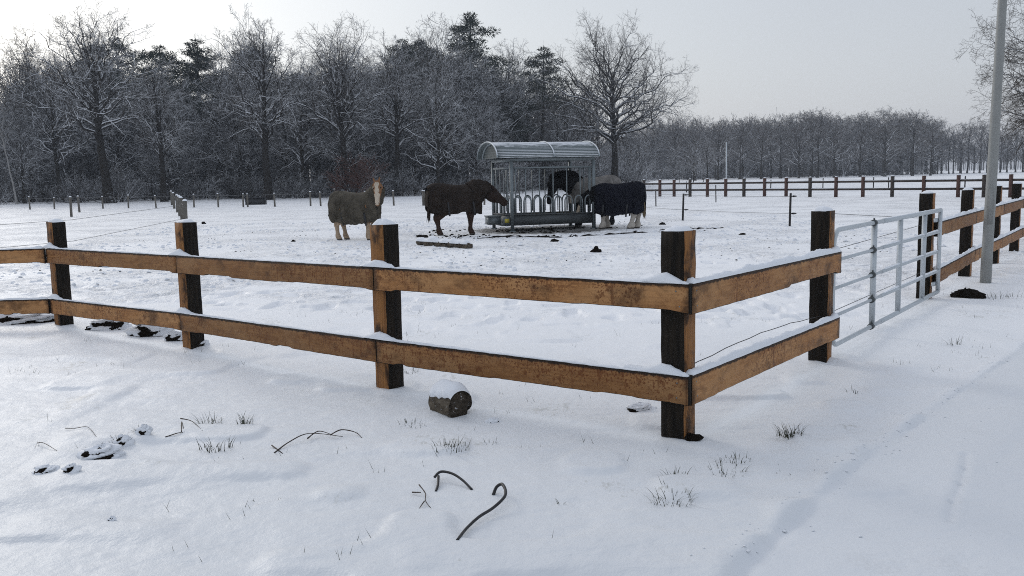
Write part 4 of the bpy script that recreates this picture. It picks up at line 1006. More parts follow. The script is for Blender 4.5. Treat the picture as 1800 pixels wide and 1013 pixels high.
pines = [(1, 832, 20, 110, 'tallest dark pine, rising above the feeder at the wood top'), (2, 955, 80, 112, 'slim pine with a long bare trunk right of the tallest pine'), (0, 292, 76, 104, 'small flat-topped pine at the skyline between the tallest oak and the round-headed pine'), (1, 352, 66, 108, 'dark round-headed pine left of the tall oak at the skyline'), (0, 715, 66, 114, 'broad pine showing between the bare crowns left of the tallest pine'), (0, 215, 62, 112, 'dark pine behind the tallest oak crown at the left')]
for pi, px, pt, dp, lb in pines: put_px(PINE[pi], px, pt, dp, lb, Hp=17.0, wide=1.25)
rnd = random.Random(21)
# filling trees of the wood
for i in range(150):
    px = rnd.uniform(-120, 1010) if i < 135 else rnd.uniform(1010, 1250); dp = rnd.uniform(92, 150) if i > 70 else rnd.uniform(90, 112)
    if px > 1010: dp = rnd.uniform(125, 180)
    elif px > 900: dp = rnd.uniform(100, 150)
    top = sky_l(px) + rnd.choice((rnd.uniform(8, 60), rnd.uniform(50, 170), rnd.uniform(90, 190)))
    b = rnd.choice((0, 1, 2, 3, 5, 5, 5, 6, 6)); put_px(BARE[b], px, top, dp, 'bare snow-dusted tree crowded among others in the dark wood behind the paddock', 'tree', 'bare trees filling the wood behind the paddock', wide=rnd.uniform(.85, 1.15), rz=rnd.uniform(0, 6.28))
for i in range(26):
    px = rnd.uniform(20, 900); dp = rnd.uniform(108, 150); put_px(PINE[rnd.randrange(3)], px, sky_l(px) + rnd.uniform(25, 110), dp, 'dark pine half hidden among bare trees inside the wood', 'tree', 'pines half hidden inside the wood', Hp=17., wide=rnd.uniform(1.2, 1.6), rz=rnd.uniform(0, 6.28))
for i in range(120):
    px = -120 + 1240 * (i + rnd.random()) / 120; dp = 88 + rnd.random() ** 1.5 * 26
    if px > 930: dp += 18
    p_ = AT(px, 300, dp); s = rnd.uniform(.6, 1.5) if dp < 95 else rnd.uniform(.9, 2.0); place(BUSH[i % 4], (p_.x, dp), rnd.uniform(0, 6.28), s, 'frost-grey bush in the undergrowth at the foot of the wood', 'bush', 'frosted bushes along the foot of the wood', s * rnd.uniform(.7, 1.1))
put_px(RED, 622, 262, 86, 'rust-brown beech bush at the wood edge behind the pony', 'bush', Hp=2.9, wide=1.1)
# white-stemmed birch at the left edge
place(proto('birch_tree', gen_tree(77, HT, fork=.5, crx=.16, n_limb=14, n2=7, n3=5, n4=3, r0=.009, leader=.9, rtip=.009), M['birch'], M['twig']), (AT(24, 300, 87).x, 87), 1., .6, 'thin leaning white-stemmed birch at the far left of the wood', 'tree').rotation_euler = (0, R(-7), 0)

# the wood across the field at the right
SKY_R = [(1080, 205), (1215, 205), (1260, 208), (1320, 203), (1380, 200), (1430, 190), (1500, 200), (1555, 186), (1600, 193), (1640, 210), (1665, 215), (1720, 208), (1800, 212)]
M['twig_far'] = bark('far_twig', (0.06, 0.052, 0.05), (0.10, 0.088, 0.08), .35, .9, .5, .6)
FAR = [proto('bare_tree', gen_tree(500 + i, HT, fork=f, crx=.30, n_limb=22, n2=7, n3=6, n4=3, r0=.015, leader=.78, low=-.25, up=.06, rtip=.015, limb_up=.5), M['bark'], M['twig_far']) for i, f in enumerate((.18, .26, .34, .22))]
def sky_r(px): return float(np.interp(px, [a for a, _ in SKY_R], [b for _, b in SKY_R]))
for i in range(78):
    px = 1090 + 555 * ((i + rnd.random()) / 78) ** .85; dp = rnd.uniform(225, 310); put_px(FAR[i % 4], px, sky_r(px) + rnd.choice((rnd.uniform(-6, 4), rnd.uniform(0, 18), rnd.uniform(8, 50))), dp, 'grey bare tree in the hazy wood across the field on the right', 'tree', 'bare trees of the far wood across the field', wide=rnd.uniform(1.05, 1.6), rz=rnd.uniform(0, 6.28))
for px, pt, dp, lb, wd in ((1408, 215, 212, 'forked bare tree leaning out at the front of the far wood', 1.), (1118 + 400, 188, 215, 'tall bare tree at the front of the far wood, narrow crown', 1.), (1600, 196, 225, 'bare tree at the open right end of the far wood', 1.),):
    pass
for px, pt in ((1655, 214), (1668, 232), (1700, 210), (1712, 240), (1745, 212), (1785, 215), (1815, 205), (1850, 210), (1690, 250), (1640, 206), (1648, 225), (1676, 218), (1688, 214), (1722, 206), (1735, 216), (1758, 210), (1770, 222), (1798, 209), (1830, 212)):
    put_px(FAR[(px // 7) % 4], px, pt, rnd.uniform(255, 285), 'pale single bare tree in the open row past the right end of the far wood', 'tree', 'single trees in a row on the far right', wide=1.05, rz=rnd.uniform(0, 6.28))
for i in range(40):
    px = 1100 + 540 * (i + rnd.random()) / 40; dp = rnd.uniform(235, 300); p_ = AT(px, 300, dp); s = rnd.uniform(1.2, 2.4); place(BUSH[i % 4], (p_.x, dp), rnd.uniform(0, 6.28), s * 1.4, 'low grey bush under the trees of the far wood', 'bush', 'bushes under the far wood', s)
for i, (px, pt) in enumerate(((1222, 207), (1262, 204), (1300, 212), (1338, 206), (1372, 214), (1404, 204), (1437, 190), (1466, 206), (1512, 198), (1556, 185), (1604, 191), (1636, 212))):
    put_px(FAR[(i * 3) % 4], px, pt, 206 + (i * 7) % 15, 'grey snow-lined bare tree along the near edge of the far wood', 'tree', 'bare trees along the near edge of the far wood', wide=1.25, rz=rnd.uniform(0, 6.28))
# hazy wood on the horizon: one mass
def far_mass(name, x0, x1, y0, y1, n, h, label):
    rng = np.random.default_rng(9); x = rng.uniform(x0, x1, n); y = rng.uniform(y0, y1, n); hh = h * (.6 + .5 * rng.random(n)) * (.85 + .3 * noise2(x / 40, y * 0, 4))
    B = np.stack([x, y, x * 0 - .2], 1); P = []; 
    s = np.linspace(0, 1, 4); tr = np.stack([B + np.stack([rng.normal(size=n) * .3 * q, rng.normal(size=n) * .3 * q, hh * q], 1) for q in s], 1)
    Rr = (.02 * hh)[:, None] * (1 - .8 * s[None]) + .03
    rng2 = np.random.default_rng(10)
    P2, R2 = spawn(rng2, tr, Rr, 9, 4, .42, .7, .25, .3, .12, .6, .05); P3, R3 = spawn(rng2, P2, R2, 5, 3, .5, .8, .1, .1, .15, .7, .04)
    v, q = merge([tubes_mesh(tr, Rr, 4), tubes_mesh(P2, R2, 3), tubes_mesh(P3, R3, 3)])
    tag(link(name, mesh(name, v, q), M['twig_far']), label, 'wood', kind='stuff')
far_mass('distant_wood', 60, 620, 520, 640, 700, 17, 'hazy blue-grey wood along the horizon')
far_mass('wood_depth', -100, 14, 128, 175, 800, 14, 'dense dark interior of the wood behind the paddock')
far_mass('far_wood_depth', 30, 132, 300, 345, 600, 16, 'dense grey interior of the far wood')
# tree at the right edge, hanging twigs
HANG = proto('weeping_tree', gen_tree(88, HT, fork=.15, crx=.33, n_limb=48, n2=11, n3=9, n4=6, r0=.014, leader=.85, low=-.35, up=.0, rtip=.0065, wig=.13, droop=.045, limb_up=.5), M['bark'], M['twig_bare'])
put_px(HANG, 1886, -190, 40, 'bare tree with hanging fine twigs at the right edge, behind the grey pole', rz=2.1, wide=1.0)
put_px(BARE[2], 1835, 150, 120, 'brownish bare tree low behind the hanging twigs at the right edge', rz=.6, wide=1.0)

# ------------------------------------------------------------------ far post and rail fence
ff = empty('fence'); tag(ff, 'long distant two-rail fence of reddish-brown posts crossing the snowy field', 'fence')
fpx = [1132, 1160, 1185, 1213, 1243.5, 1275.7, 1307.8, 1344, 1382, 1424, 1469.6, 1517, 1568.5, 1623.8, 1684.5, 1729.6, 1776.6, 1830, 1890]
A_ = np.array([11.1, 65.2]); B_ = np.array([25.3, 49.4]); fp = []
for px in fpx:
    d = ray(px, 330); kx = d.x / d.y; tt = (kx * A_[1] - A_[0]) / ((B_[0] - A_[0]) - kx * (B_[1] - A_[1])); q = A_ + (B_ - A_) * tt; fp.append(Vector((q[0], q[1], 0)))
dirf = (fp[-1] - fp[0]).normalized()
for i, q in enumerate(fp):
    b = MB(); b.beam((0, 0, -.1), (0, 0, 1.22), .16, .16, dirf); o = b.build('post', M['brownpost'] if i % 3 else M['darkrail'], ff, (q.x, q.y, 0)); snow_dome(0, 0, 1.22, .08, .08, .05, i, o, rings=3, seg=8)
for i in range(len(fp) - 1):
    for z in (.46, .92):
        b = MB(); b.beam(fp[i] + Vector((0, 0, z)), fp[i + 1] + Vector((0, 0, z)), .05, .12); o = b.build('rail', M['darkrail'], ff); snow_strip(fp[i] + Vector((0, 0, z + .055)), fp[i + 1] + Vector((0, 0, z + .055)), .05, .03, i, o, n=14)
# ------------------------------------------------------------------ thin posts and wires
def thin_fence(label, pts, h, r, mat, wires=(), cap=True, wr=.008, group=None, closed_wire=True, insul=False):
    f = empty('wire_fence'); tag(f, label, 'wire fence', group)
    for i, (x, y) in enumerate(pts):
        hh = h * random.uniform(.94, 1.06); z0 = gz(x, y); b = MB(); lx, ly = random.uniform(-.03, .03), random.uniform(-.03, .03)
        b.tube([(0, 0, -.1), (lx, ly, hh)], [r, r * .94], 8); o = b.build('post', mat, f, (x, y, z0))
        if cap: snow_dome(lx, ly, hh - .005, r * 1.1, r * 1.1, r * .9, i, o, square=False, rings=3, seg=8)
        if insul:
            for z in wires:
                b = MB(); b.tube([(r, 0, z * 1.0), (r + .05, 0, z)], .018, 6); b.tube([(r + .05, 0, z), (r + .16, 0, z)], [.03, .015], 8); b.build('insulator', M['black'], o)
    for z in wires:
        for i in range(len(pts) - 1):
            a, c = Vector((*pts[i], gz(*pts[i]) + z)), Vector((*pts[i + 1], gz(*pts[i + 1]) + z)); b = MB(); mid = (a + c) / 2; mid.z -= .02 * (a - c).length / 5; b.tube([a, mid, c], wr, 4); b.build('wire', M['wire'], f)
    return f
def XY(px, dp): p_ = AT(px, 300, dp); return (p_.x, dp)
# wood-edge fence
back = [XY(px, 67 - px * .0155) for px in (-60, -20, 47, 90, 133, 176, 221, 270, 337, 380, 424, 432, 480, 543, 561, 587, 640, 690, 742, 745, 800, 850)]
thin_fence('long line of short grey posts and a snowy wire along the wood edge', back, .88, .06, M['oldpost'], (.8,), wr=.014)
# line of posts running away on the left, with a pair nearer
lp = [G(321, 387), G(314, 375), G(311, 372), G(306, 370), G(302, 367), G(299, 364), G(297, 361.5)]
lp = [(q.x, q.y) for q in lp]
tf = thin_fence('row of snow-capped round posts leading away from the second fence post towards the wood', [XY(320, 33), XY(315, 39), XY(311, 45), XY(307, 52), XY(302, 60), XY(298, 70)], 1.02, .085, M['oldpost'], (.8,), wr=.008)
w_ = MB(); a = Vector((*XY(318, 33), .85)); w_.tube([a, Vector((*XY(118, 24), .72)), Vector((*XY(-60, 22), .68))], .007, 4); w_.build('wire', M['wire'], tf)
w_ = MB(); a = Vector((*XY(318, 33), .35)); w_.tube([a, Vector((*XY(118, 24), .15)), Vector((*XY(-60, 22), .1))], .007, 4); w_.build('wire', M['wire'], tf)
thin_fence('pair of thin grey posts in the snow field at the far left', [XY(119, 48), XY(134, 56)], 1.02, .07, M['oldpost'], ())
# electric fence right of the feeder
thin_fence('pair of low black posts with one wire right behind the navy-rugged horse', [XY(1128, 41), XY(1153, 46)], .9, .03, M['blackpost'], (.8,))
ef = thin_fence('two taller black posts with insulators and wires in the snow before the long rail fence', [tuple(G(1200, 388).xy), tuple(G(1388, 397.5).xy)], .92, .035, M['blackpost'], (.37, .88), cap=False, wr=.006, insul=True)
w_ = MB(); g_ = G(1388, 397.5)
for z in (.37, .88): w_.tube([Vector((G(1200, 388).x, G(1200, 388).y, z)), Vector((*XY(1135, 34), z))], .006, 4)
w_.build('wire', M['wire'], ef)
thin_fence('pair of thin dark posts standing just before the long distant fence', [XY(1259, 50), XY(1245, 70)], .95, .03, M['blackpost'], ())
thin_fence('line of thin posts in the field behind the long distant fence', [XY(1207, 78), XY(1355, 80), XY(1447, 80), XY(1536, 78), XY(1563, 76), XY(1697, 66), XY(1780, 66)], 1.0, .05, M['blackpost'], (.8,))
gwire = thin_fence('thin wires strung behind the metal gate between its posts', [], 1, .03, M['wire'])
w_ = MB()
for p0_, p1_ in (((1463, 440, 7.66), (1622, 395, 11.0)), ((1463, 548, 7.66), (1622, 478, 11.0)), ((1450, 375, 7.66), (1622, 384, 11.0))): w_.tube([AT(*p0_), AT(*p1_)], .003, 4)
w_.build('wire', M['wire'], gwire)
# slim pale pole in the field
q = XY(1276.5, 72); b = MB(); b.tube([(0, 0, 0), (0.02, 0, 1.2), (.0, 0, 4.05)], [.075, .06, .05], 10); o = b.build('pole', M['galv'], None, (q[0], q[1], 0), True); tag(o, 'slim pale grey pole standing in the field before the far wood', 'pole')
# water trough at the wood edge
def trough(loc):
    r_ = empty('water_trough', loc, .1); tag(r_, 'low dark water trough by the wood edge on the left', 'trough')
    b = MB(); b.box((-.7, -.4, -.03), (.7, -.34, .48)); b.box((-.7, .34, -.03), (.7, .4, .48)); b.box((-.7, -.338, -.03), (-.64, .338, .48)); b.box((.64, -.338, -.03), (.7, .338, .48)); b.box((-.638, -.338, .1), (.638, .338, .16)); b.build('tub', M['black'], r_)
    b = MB(); b.box((-.74, -.44, .482), (.74, -.335, .53)); b.box((-.74, .335, .482), (.74, .44, .53)); b.build('rim', M['black'], r_)
q = XY(447, 66); trough((q[0], q[1], gz(*q)))

# ------------------------------------------------------------------ small things in the snow
LAST = [None]
def lump(name, loc, rx, ry, h, mat, seed, label, cat, snow=0.0, rz=0.0, seg=26, rings=9, parent=None, rough=.5, group=None):
    rr = random.Random(seed); vs = []; fs = []
    for i in range(rings + 1):
        th = math.pi * .5 * i / rings
        for j in range(seg):
            a = 2 * math.pi * j / seg; nn = float(noise2(np.array([math.cos(a) * 1.6 + seed + i * .35]), np.array([math.sin(a) * 1.6 + i * .4]), 5)[0]) - .5
            n2_ = rr.uniform(-.5, .5) * .18; f = 1 + rough * nn + n2_ * rough
            vs.append((rx * math.sin(th) * f * math.cos(a), ry * math.sin(th) * f * math.sin(a), h * math.cos(th) * (1 + .5 * rough * nn + n2_ * rough * .6) - (.02 if i == rings else 0)))
    for i in range(rings):
        for j in range(seg): fs.append((i * seg + j, (i + 1) * seg + j, (i + 1) * seg + (j + 1) % seg, i * seg + (j + 1) % seg))
    o = link(name, mesh(name, vs, fs, True), mat, parent, loc); o.rotation_euler = (0, 0, rz); LAST[0] = o
    if label: tag(o, label, cat, group)
    return o
k = NT('soil_under_snow', .95, .1); p = k.obj(); zz = k.norm_z()
sn = k.rng(k.math('ADD', zz, k.math('MULTIPLY', k.math('SUBTRACT', k.noise(p, 22, 5, .7), .5), 1.1)), .42, .62)
k.col(k.mix(sn, k.mix(k.noise(p, 60), (0.010, 0.008, 0.006), (0.035, 0.028, 0.02)), SNOWC)); k.bump(k.noise(p, 60, 4), .02, .8); M['soilsnow'] = k.m
def ppm(px, py): return G(px, py).y / FPX
for px, py, wpx, hpx, mt, sd_, lb, cat in (
        (168, 808, 62, 19, 'soilsnow', 3, 'largest dark earth mound breaking through the snow at lower left', 'molehill'),
        (122, 831, 26, 12, 'soilsnow', 5, 'small round earth lump just in front of the largest mound', 'earth lump'),
        (75, 832, 38, 11, 'soilsnow', 6, 'low earth ridge left of the small round lump', 'earth lump'),
        (212, 775, 26, 16, 'soilsnow', 7, 'grassy earth clump above the largest mound', 'earth lump'),
        (250, 765, 24, 14, 'soilsnow', 8, 'grassy earth clump right of the other one above the mound', 'earth lump'),
        (1705, 524, 56, 18, 'soil', 9, 'bare black heap of soil at the foot of the grey pole', 'soil heap'),
        (866, 744, 20, 8, 'soilsnow', 10, 'small snowy tuft of earth right of the cut log', 'earth lump'),
        (1126, 721, 40, 10, 'soilsnow', 12, 'low snow-dusted earth patch left of the corner post', 'earth lump'),
        (342, 610, 30, 14, 'soilsnow', 13, 'dark clod at the foot of the second fence post', 'earth lump'),
        (1218, 775, 46, 12, 'soil', 14, 'dark thawed soil at the foot of the corner post', 'soil patch'),
        (1048, 444, 18, 12, 'soil', 15, 'dark dropping heap in the snow right of the log plank', 'droppings'),
        (195, 917, 14, 6, 'soilsnow', 16, 'tiny dark clod in the snow at the lower left corner', 'earth lump'),
        (357, 394, 8, 5, 'soil', 17, 'dark dropping beside the second fence post top', 'droppings'),
        (515, 425, 8, 4, 'soil', 18, 'small dark dropping left of the pony', 'droppings'),
        (1165, 396, 12, 5, 'soil', 19, 'dark clod right of the white-legged horse', 'earth lump'),
        (1306, 413, 12, 4, 'soil', 20, 'dark clod in the snow right of the corner post top', 'earth lump'),
        (975, 425, 16, 6, 'soil', 22, 'dark clod in front of the feeder tray', 'earth lump'),
        (740, 418, 24, 6, 'soil', 23, 'dark earth beside the snow-covered plank', 'earth lump')):
    q = GG(px, py); s_ = ppm(px, py); lump('earth_lump' if cat != 'droppings' else 'droppings', (q.x, q.y + wpx * s_ * .25, q.z - .01), wpx * s_ / 2, wpx * s_ * .4, max(hpx * s_ * (.9 if mt == 'soil' else 1.0), .02), M['soil'], sd_, lb, cat, rough=.75)
    if mt == 'soilsnow':
        ob = bpy.data.objects[-1] if False else LAST[0]; lump('snow_cap', (wpx * s_ * .03, wpx * s_ * .10, hpx * s_ * .14), wpx * s_ * .60, wpx * s_ * .40, max(hpx * s_ * 1.1, .025), M['snow'], sd_ + 31, None, None, parent=ob, rough=.7, seg=56, rings=14)
# cut log with snow on top
def make_log():
    q = GG(797, 728); s_ = ppm(797, 728); r = .092; L = .25
    root = empty('cut_log', (q.x - .03, q.y + .1, q.z + r * .8), R(-52)); tag(root, 'short cut log with a thick cap of snow in front of the fence', 'log')
    b = MB(); rr = random.Random(5); n = 28; rings = []
    for i in range(9):
        x = -L / 2 + L * i / 8
        for j in range(n):
            a = 2 * math.pi * j / n; rad = r * (1 + .09 * math.sin(a * 2 + .6) + .05 * math.sin(a * 5 + 1) + rr.uniform(-.05, .05)); b.v.append((x + (rr.uniform(-.006, .006) if i in (0, 8) else 0), rad * math.cos(a), rad * math.sin(a)))
    for i in range(8):
        for j in range(n): b.f.append([i * n + j, (i + 1) * n + j, (i + 1) * n + (j + 1) % n, i * n + (j + 1) % n]); b.m.append(0)
    b.f.append(list(range(n))); b.m.append(1); b.f.append([8 * n + j for j in range(n)][::-1]); b.m.append(1)
    b.build('bark', [M['logbark'], M['logend']], root, smooth=False)
    # snow cap: thick arc lying over the upper side
    vs = []; ni, nj = 22, 20
    for i in range(ni + 1):
        x = -L / 2 - .008 + (L + .016) * i / ni; ex = math.sin(math.pi * min(1, max(0, i / ni))) ** .35
        for j in range(nj + 1):
            a0_ = .05 * math.sin(x * 47) + .34 * (float(noise2(np.array([x * 30]), np.array([3.3]), 4)[0]) - .5); a = math.pi * (.10 + .70 * j / nj) + .14 + a0_ * (j / nj - .5) * 2; ea = math.sin(math.pi * j / nj) ** .5
            th = .045 * ex * ea * (.8 + .5 * float(noise2(np.array([x * 14]), np.array([a * 3]), 2)[0])) + .004
            vs.append((x, (r * 1.02 + th) * math.cos(a), (r * 1.02 + th) * math.sin(a)))
    fs = [(i * (nj + 1) + j, (i + 1) * (nj + 1) + j, (i + 1) * (nj + 1) + j + 1, i * (nj + 1) + j + 1) for i in range(ni) for j in range(nj)]
    link('snow_cap', mesh('snow_cap', vs, fs, True), M['snow'], root)
make_log()
# dark logs under the lower boards at the left
def fallen(px0, py0, px1, py1, r, seed, label, name='fallen_log', cat='log', mat='logbark'):
    a, c = GG(px0, py0), GG(px1, py1); rr = random.Random(seed); root = empty(name, a.lerp(c, .5)); tag(root, label, cat); d = (c - a) / 2; b = MB(); n = 26
    pts_ = [Vector(-d + d * 2 * i / n) + Vector((0, rr.uniform(-.02, .02), r * .5 + rr.uniform(-.2, .2) * r)) for i in range(n + 1)]
    b.tube(pts_, [r * rr.uniform(.35, 1.25) for _ in pts_], 9)
    b.v = [(x + rr.uniform(-.1, .1) * r, y + rr.uniform(-.2, .2) * r, z + rr.uniform(-.25, .25) * r) for x, y, z in b.v]; b.build('bark', M[mat], root)
    off_ = Vector((0, .02, 0)); nn = 40; L = (c - a).length
    snow_strip(-d * .97 + Vector((0, .015, r * 1.15)), d * .97 + Vector((0, .015, r * 1.15)), r * 2.3, r * .9, seed, root, name='snow_cover', n=nn, bumps=((L * .3, r * .5, r * 1.5), (L * .7, r * .4, r * 2)))
for px, py, wpx, hpx, sd_, lb, cat in ((190, 580, 62, 17, 61, 'dark snow-topped clump under the fence between the first and second posts', 'earth lump'),
        (258, 592, 66, 22, 62, 'largest snow-topped dark clump lying under the fence left of the second post', 'earth lump'), (304, 600, 36, 14, 63, 'small dark snow-topped clump touching the second fence post', 'earth lump'),
        (18, 570, 120, 15, 64, 'long low dark bank under snow left of the first fence post', 'bank'), (74, 566, 50, 12, 65, 'short dark snowy bank just left of the first fence post', 'bank')):
    q = GG(px, py); s_ = ppm(px, py); ob = lump('snowy_clump', (q.x, q.y + wpx * s_ * .12, q.z - .01), wpx * s_ * .52, wpx * s_ * .18, hpx * s_ * 1.0, M['soil'], sd_, lb, cat, rough=.9, seg=44)
    lump('snow_cap', (.01, wpx * s_ * .05, hpx * s_ * .28), wpx * s_ * .56, wpx * s_ * .19, hpx * s_ * 1.0, M['snow'], sd_ + 7, None, None, parent=ob, rough=.9, seg=56, rings=12)
fallen(734, 433, 826, 437, .085, 6, 'snow-covered plank lying before the dark brown horse in the paddock', 'plank', 'plank')
# thin dark strips (old matting edges) by the feeder
for kx, pts_ in enumerate([[(840, 420), (905, 416), (980, 418), (1060, 413), (1165, 408)], [(1160, 405), (1215, 404), (1272, 402)]]):
    b = MB(); pp = catmull([tuple(GG(*q)) for q in pts_], 10); rs_ = random.Random(kx + 3)
    b.tube([(q[0] + rs_.uniform(-.02, .02), q[1] + rs_.uniform(-.05, .05), q[2] + rs_.uniform(-.018, .025)) for q in pp], [rs_.uniform(.012, .035) for q in pp], 6); o = b.build('ground_strip', M['soil']); tag(o, ['long dark strip on the trampled snow in front of the feeder', 'straight dark strip in the snow behind the corner post top'][kx], 'strip')
# twigs, branch, bent black pipe
def stick(segs, r, mat, label, cat, name, lift=.02):
    b = MB()
    for pts_ in segs:
        pp = []
        for (px, py, dz) in pts_:
            q = GG(px, py); pp.append(Vector((q.x, q.y, q.z + dz)))
        sm = catmull([tuple(q) for q in pp], 5) if len(pp) > 2 else [tuple(q) for q in pp]
        n = len(sm); b.tube([tuple(q) for q in sm], [r * (1 - (.65 if mat == 'stick' else .2) * i / n) * (random.uniform(.85, 1.15) if mat == 'stick' else 1) for i in range(n)], 7)
    o = b.build(name, M[mat], None, smooth=True); tag(o, label, cat); return o
stick([[(482, 795, .0), (510, 782, .02), (545, 772, .035), (603, 771, .01)], [(478, 787, .01), (497, 797, .0)], [(541, 776, .02), (560, 766, .03), (582, 769, .02)], [(581, 771, .02), (600, 764, .03), (625, 765, .02), (637, 770, .0)]], .0045, 'stick', 'long thin forked branch lying on the snow in the middle foreground', 'branch', 'branch')
stick([[(318, 746, .04), (338, 749, .03), (356, 758, .0)], [(319, 760, .0), (320, 749, .03), (324, 760, 0)], [(290, 768, 0), (310, 764, .01), (322, 760, .0)]], .0042, 'stick', 'short broken twig by the grass tufts above the mound', 'twig', 'twig')
stick([[(115, 756, .01), (132, 758, .015), (155, 759, .01), (170, 770, 0)]], .003, 'stick', 'thin curved twig at the left above the mound', 'twig', 'twig')
stick([[(66, 782, .01), (78, 785, .02), (101, 795, 0)]], .003, 'stick', 'thin straight twig at the far left', 'twig', 'twig')
stick([[(737, 862, .03), (748, 875, .02), (748, 882, .01), (758, 894, 0)], [(725, 868, .01), (740, 873, .02)]], .0036, 'stick', 'small dark forked twig left of the black pipe', 'twig', 'twig')
stick([[(746, 885, .015), (737, 898, .008), (729, 912, 0)]], .003, 'stick', 'short straight twig below the forked one', 'twig', 'twig')
stick([[(764, 846, .02), (775, 843, .04), (795, 848, .045), (813, 854, .03), (830, 862, .0)], [(771, 846, .03), (770, 856, .01), (766, 864, 0)]], .0075, 'black', 'short curved black pipe end arching out of the snow', 'pipe', 'black_pipe')
stick([[(867, 869, .0), (873, 866, .03), (883, 867, .05), (889, 880, .05), (886, 891, .045), (866, 904, .03), (842, 918, .025), (820, 935, .015), (804, 953, .0)]], .0085, 'black', 'hooked black pipe sticking out of the snow in the foreground', 'pipe', 'black_pipe')
# grass tufts
def tuft(px, py, n, h, spread, seed, label, name='grass_tuft'):
    q = GG(px, py); rr = random.Random(seed); b = MB()
    for i in range(n):
        a = rr.uniform(0, 6.28); r = spread * rr.random() ** .6; x, y = r * math.cos(a) * 1.15, r * math.sin(a) * .8; l = h * rr.uniform(.25, .85); out = rr.uniform(.2, .9); da = a + rr.uniform(-.7, .7); w_ = rr.uniform(.0018, .0036)
        pv = Vector((x, y, -.01)); sd_ = Vector((-math.sin(da), math.cos(da), 0)) * w_; pp = []
        for s_ in (0, .4, .75, 1):
            c = pv + Vector((math.cos(da) * out * l * s_ ** 1.5, math.sin(da) * out * l * s_ ** 1.5, l * (s_ - .38 * out * s_ ** 2.2))); k_ = 1 - s_ * .85; pp += [c - sd_ * k_, c + sd_ * k_]
        b.add(pp, [(0, 1, 3, 2), (2, 3, 5, 4), (4, 5, 7, 6)])
    o = b.build(name, M['grass'], None, (q.x, q.y, q.z)); tag(o, label, 'grass tuft', 'grass tufts poking through the snow'); return o
TUFTS = [(1388, 765, 70, .13, .07, 'dense green grass tuft right of the corner post'), (1180, 873, 60, .10, .09, 'snow-filled grass tuft below the corner post'), (1268, 829, 34, .08, .12, 'ragged grass tuft between the corner post and the dense green tuft'), (1292, 812, 34, .09, .09, 'spiky grass tuft just above the ragged one'),
         (795, 788, 55, .09, .10, 'grass tuft full of snow below the cut log'), (380, 790, 40, .12, .09, 'splayed pale grass tuft right of the earth mound'), (430, 750, 40, .14, .05, 'dark upright tuft near the broken twig'), (374, 744, 34, .12, .08, 'thin tuft beside the broken twig'), (722, 748, 26, .07, .1, 'short row of blades left of the cut log'), (860, 780, 10, .07, .04, 'few short blades right of the snow-filled tuft below the log'),
         (210, 772, 22, .1, .06, 'blades on the left grassy clump above the mound'), (250, 762, 18, .09, .05, 'blades on the right grassy clump above the mound'), (172, 792, 22, .08, .12, 'blades growing on the largest mound'), (1185, 838, 24, .08, .07, 'thin row of blades left of the ragged tuft'), (465, 882, 8, .05, .06, 'few short blades in the snow below the long branch'), (985, 887, 6, .06, .02, 'few single blades in the empty snow right of the hooked pipe'),
         (718, 655, 24, .1, .08, 'dark tuft behind the third fence post'), (1678, 606, 14, .16, .06, 'thin dark weed stalks beside the path'), (1762, 524, 40, .16, .22, 'dry weeds right of the grey pole'), (1500, 690, 8, .07, .08, 'few blades in the snow before the gate post'), (1415, 826, 12, .05, .16, 'scattered blade tips by the path edge')]
for i, (px, py, n, h, sp, lb) in enumerate(TUFTS): tuft(px, py, n, h, sp, 40 + i, lb)
# scattered single blades: nobody could count them
b = MB(); rr = random.Random(99)
for i in range(420):
    x = rr.uniform(-4.5, 7); y = rr.uniform(3.4, 12)
    pd_ = float(path_dist(np.array([x]), np.array([y]))[0])
    if pd_ > -.05 or float(noise2(np.array([x / .8]), np.array([y / .8]), 77)[0]) < .52: continue
    z = gz(x, y)
    for j in range(rr.randint(1, 4)):
        xx, yy = x + rr.gauss(0, .04), y + rr.gauss(0, .04); l = rr.uniform(.015, .06); a = rr.uniform(0, 6.28); dx, dy = math.cos(a) * l * .6, math.sin(a) * l * .6; b.add([(xx - .0016, yy, z - .01), (xx + .0016, yy, z - .01), (xx + dx, yy + dy, z + l)], [(0, 1, 2)])
o = b.build('grass', M['grass']); tag(o, 'scattered single grass blades showing through the snow', 'grass', kind='stuff')

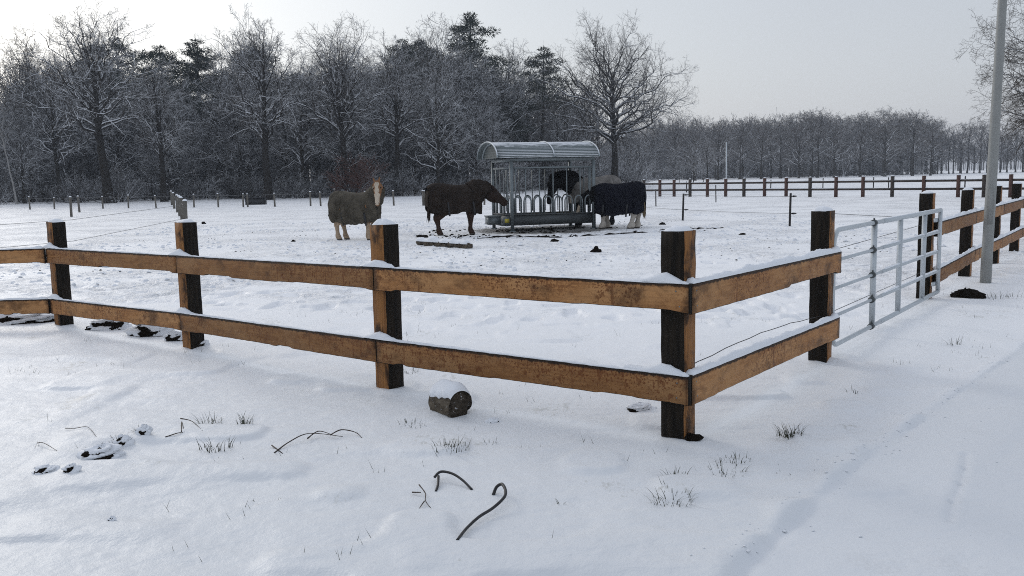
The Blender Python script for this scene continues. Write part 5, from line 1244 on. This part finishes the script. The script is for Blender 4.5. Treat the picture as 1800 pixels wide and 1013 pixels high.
def clods(name, n, r0, r1, flat, mt, cx0, cx1, cy0, cy1, thr, sc, seed, label, cat):
    b = MB(); rr = random.Random(seed)
    for i in range(n):
        x, y = rr.uniform(cx0, cx1), rr.uniform(cy0, cy1)
        if float(noise2(np.array([x / sc + seed]), np.array([y / sc]), 91)[0]) < thr or float(path_dist(np.array([x]), np.array([y]))[0]) > -1: continue
        r = r0 + (r1 - r0) * rr.random() ** 2; z = gz(x, y) - r * .1; st = rr.uniform(0, 1)
        vs = [(x + r * rr.uniform(.6, 1.3) * math.cos(a * 1.2566 + st), y + r * rr.uniform(.5, 1.2) * math.sin(a * 1.2566 + st), z) for a in range(5)] + [(x + r * .45 * rr.uniform(.5, 1.3) * math.cos(a * 1.2566 + st), y + r * .45 * math.sin(a * 1.2566 + st), z + r * flat * rr.uniform(.6, 1.1)) for a in range(5)]
        b.add(vs, [(a, (a + 1) % 5, 5 + (a + 1) % 5, 5 + a) for a in range(5)] + [(5, 6, 7, 8, 9)])
    o = b.build(name, M[mt]); tag(o, label, cat, kind='stuff')
clods('dirt_clods', 1100, .008, .034, .6, 'soil', -11, 9, 16, 33, .5, 2.6, 5, 'dark bits of dirt and dung trodden into the paddock snow', 'dirt')
clods('dirt_clods', 700, .015, .07, .7, 'soil', -2.5, 5.5, 24, 28.5, .42, 1.2, 8, 'churned dark dirt round the feeder', 'dirt')
clods('snow_clods', 4200, .03, .09, .5, 'snow', -13, 10, 14, 36, .45, 3.0, 6, 'clods of snow kicked up by hooves in the paddock', 'snow')
b = MB(); rr = random.Random(12)
for i in range(230):
    y = rr.uniform(3.3, 10) if i % 3 else rr.uniform(3.3, 6); x = float(np.interp(y, _pe[:, 1], _pe[:, 0])) + rr.gauss(.0, .07)
    if i % 9 == 0: x += rr.uniform(0, 2.4)
    r = rr.uniform(.002, .008) * (1 if rr.random() < .85 else 1.7); z = gz(x, y) + r * .3
    vs = [(x + r * rr.uniform(.6, 1.2) * a, y + r * rr.uniform(.6, 1.2) * b_, z + r * rr.uniform(.3, .7) * c) for a, b_, c in ((1, 0, 0), (0, 1, 0), (-1, 0, 0), (0, -1, 0), (0, 0, 1), (0, 0, -1))]
    b.add(vs, [(0, 1, 4), (1, 2, 4), (2, 3, 4), (3, 0, 4), (1, 0, 5), (2, 1, 5), (3, 2, 5), (0, 3, 5)])
o = b.build('snow_crumbs', M['snow']); tag(o, 'small crumbs of snow scattered along the edge of the path', 'snow', kind='stuff')

# ------------------------------------------------------------------ haze
hz = MB(); hz.box((-1450, -70, -1.6), (1450, 1560, 34))
k = bpy.data.materials.new('haze'); k.use_nodes = True; k.node_tree.nodes.clear()
vo = k.node_tree.nodes.new('ShaderNodeVolumePrincipled'); mo = k.node_tree.nodes.new('ShaderNodeOutputMaterial'); k.node_tree.links.new(vo.outputs[0], mo.inputs['Volume'])
vo.inputs['Color'].default_value = (0.80, 0.88, 1.0, 1); vo.inputs['Density'].default_value = .0006
o = hz.build('haze', k); tag(o, 'thin grey winter haze over the field', 'haze', kind='stuff')
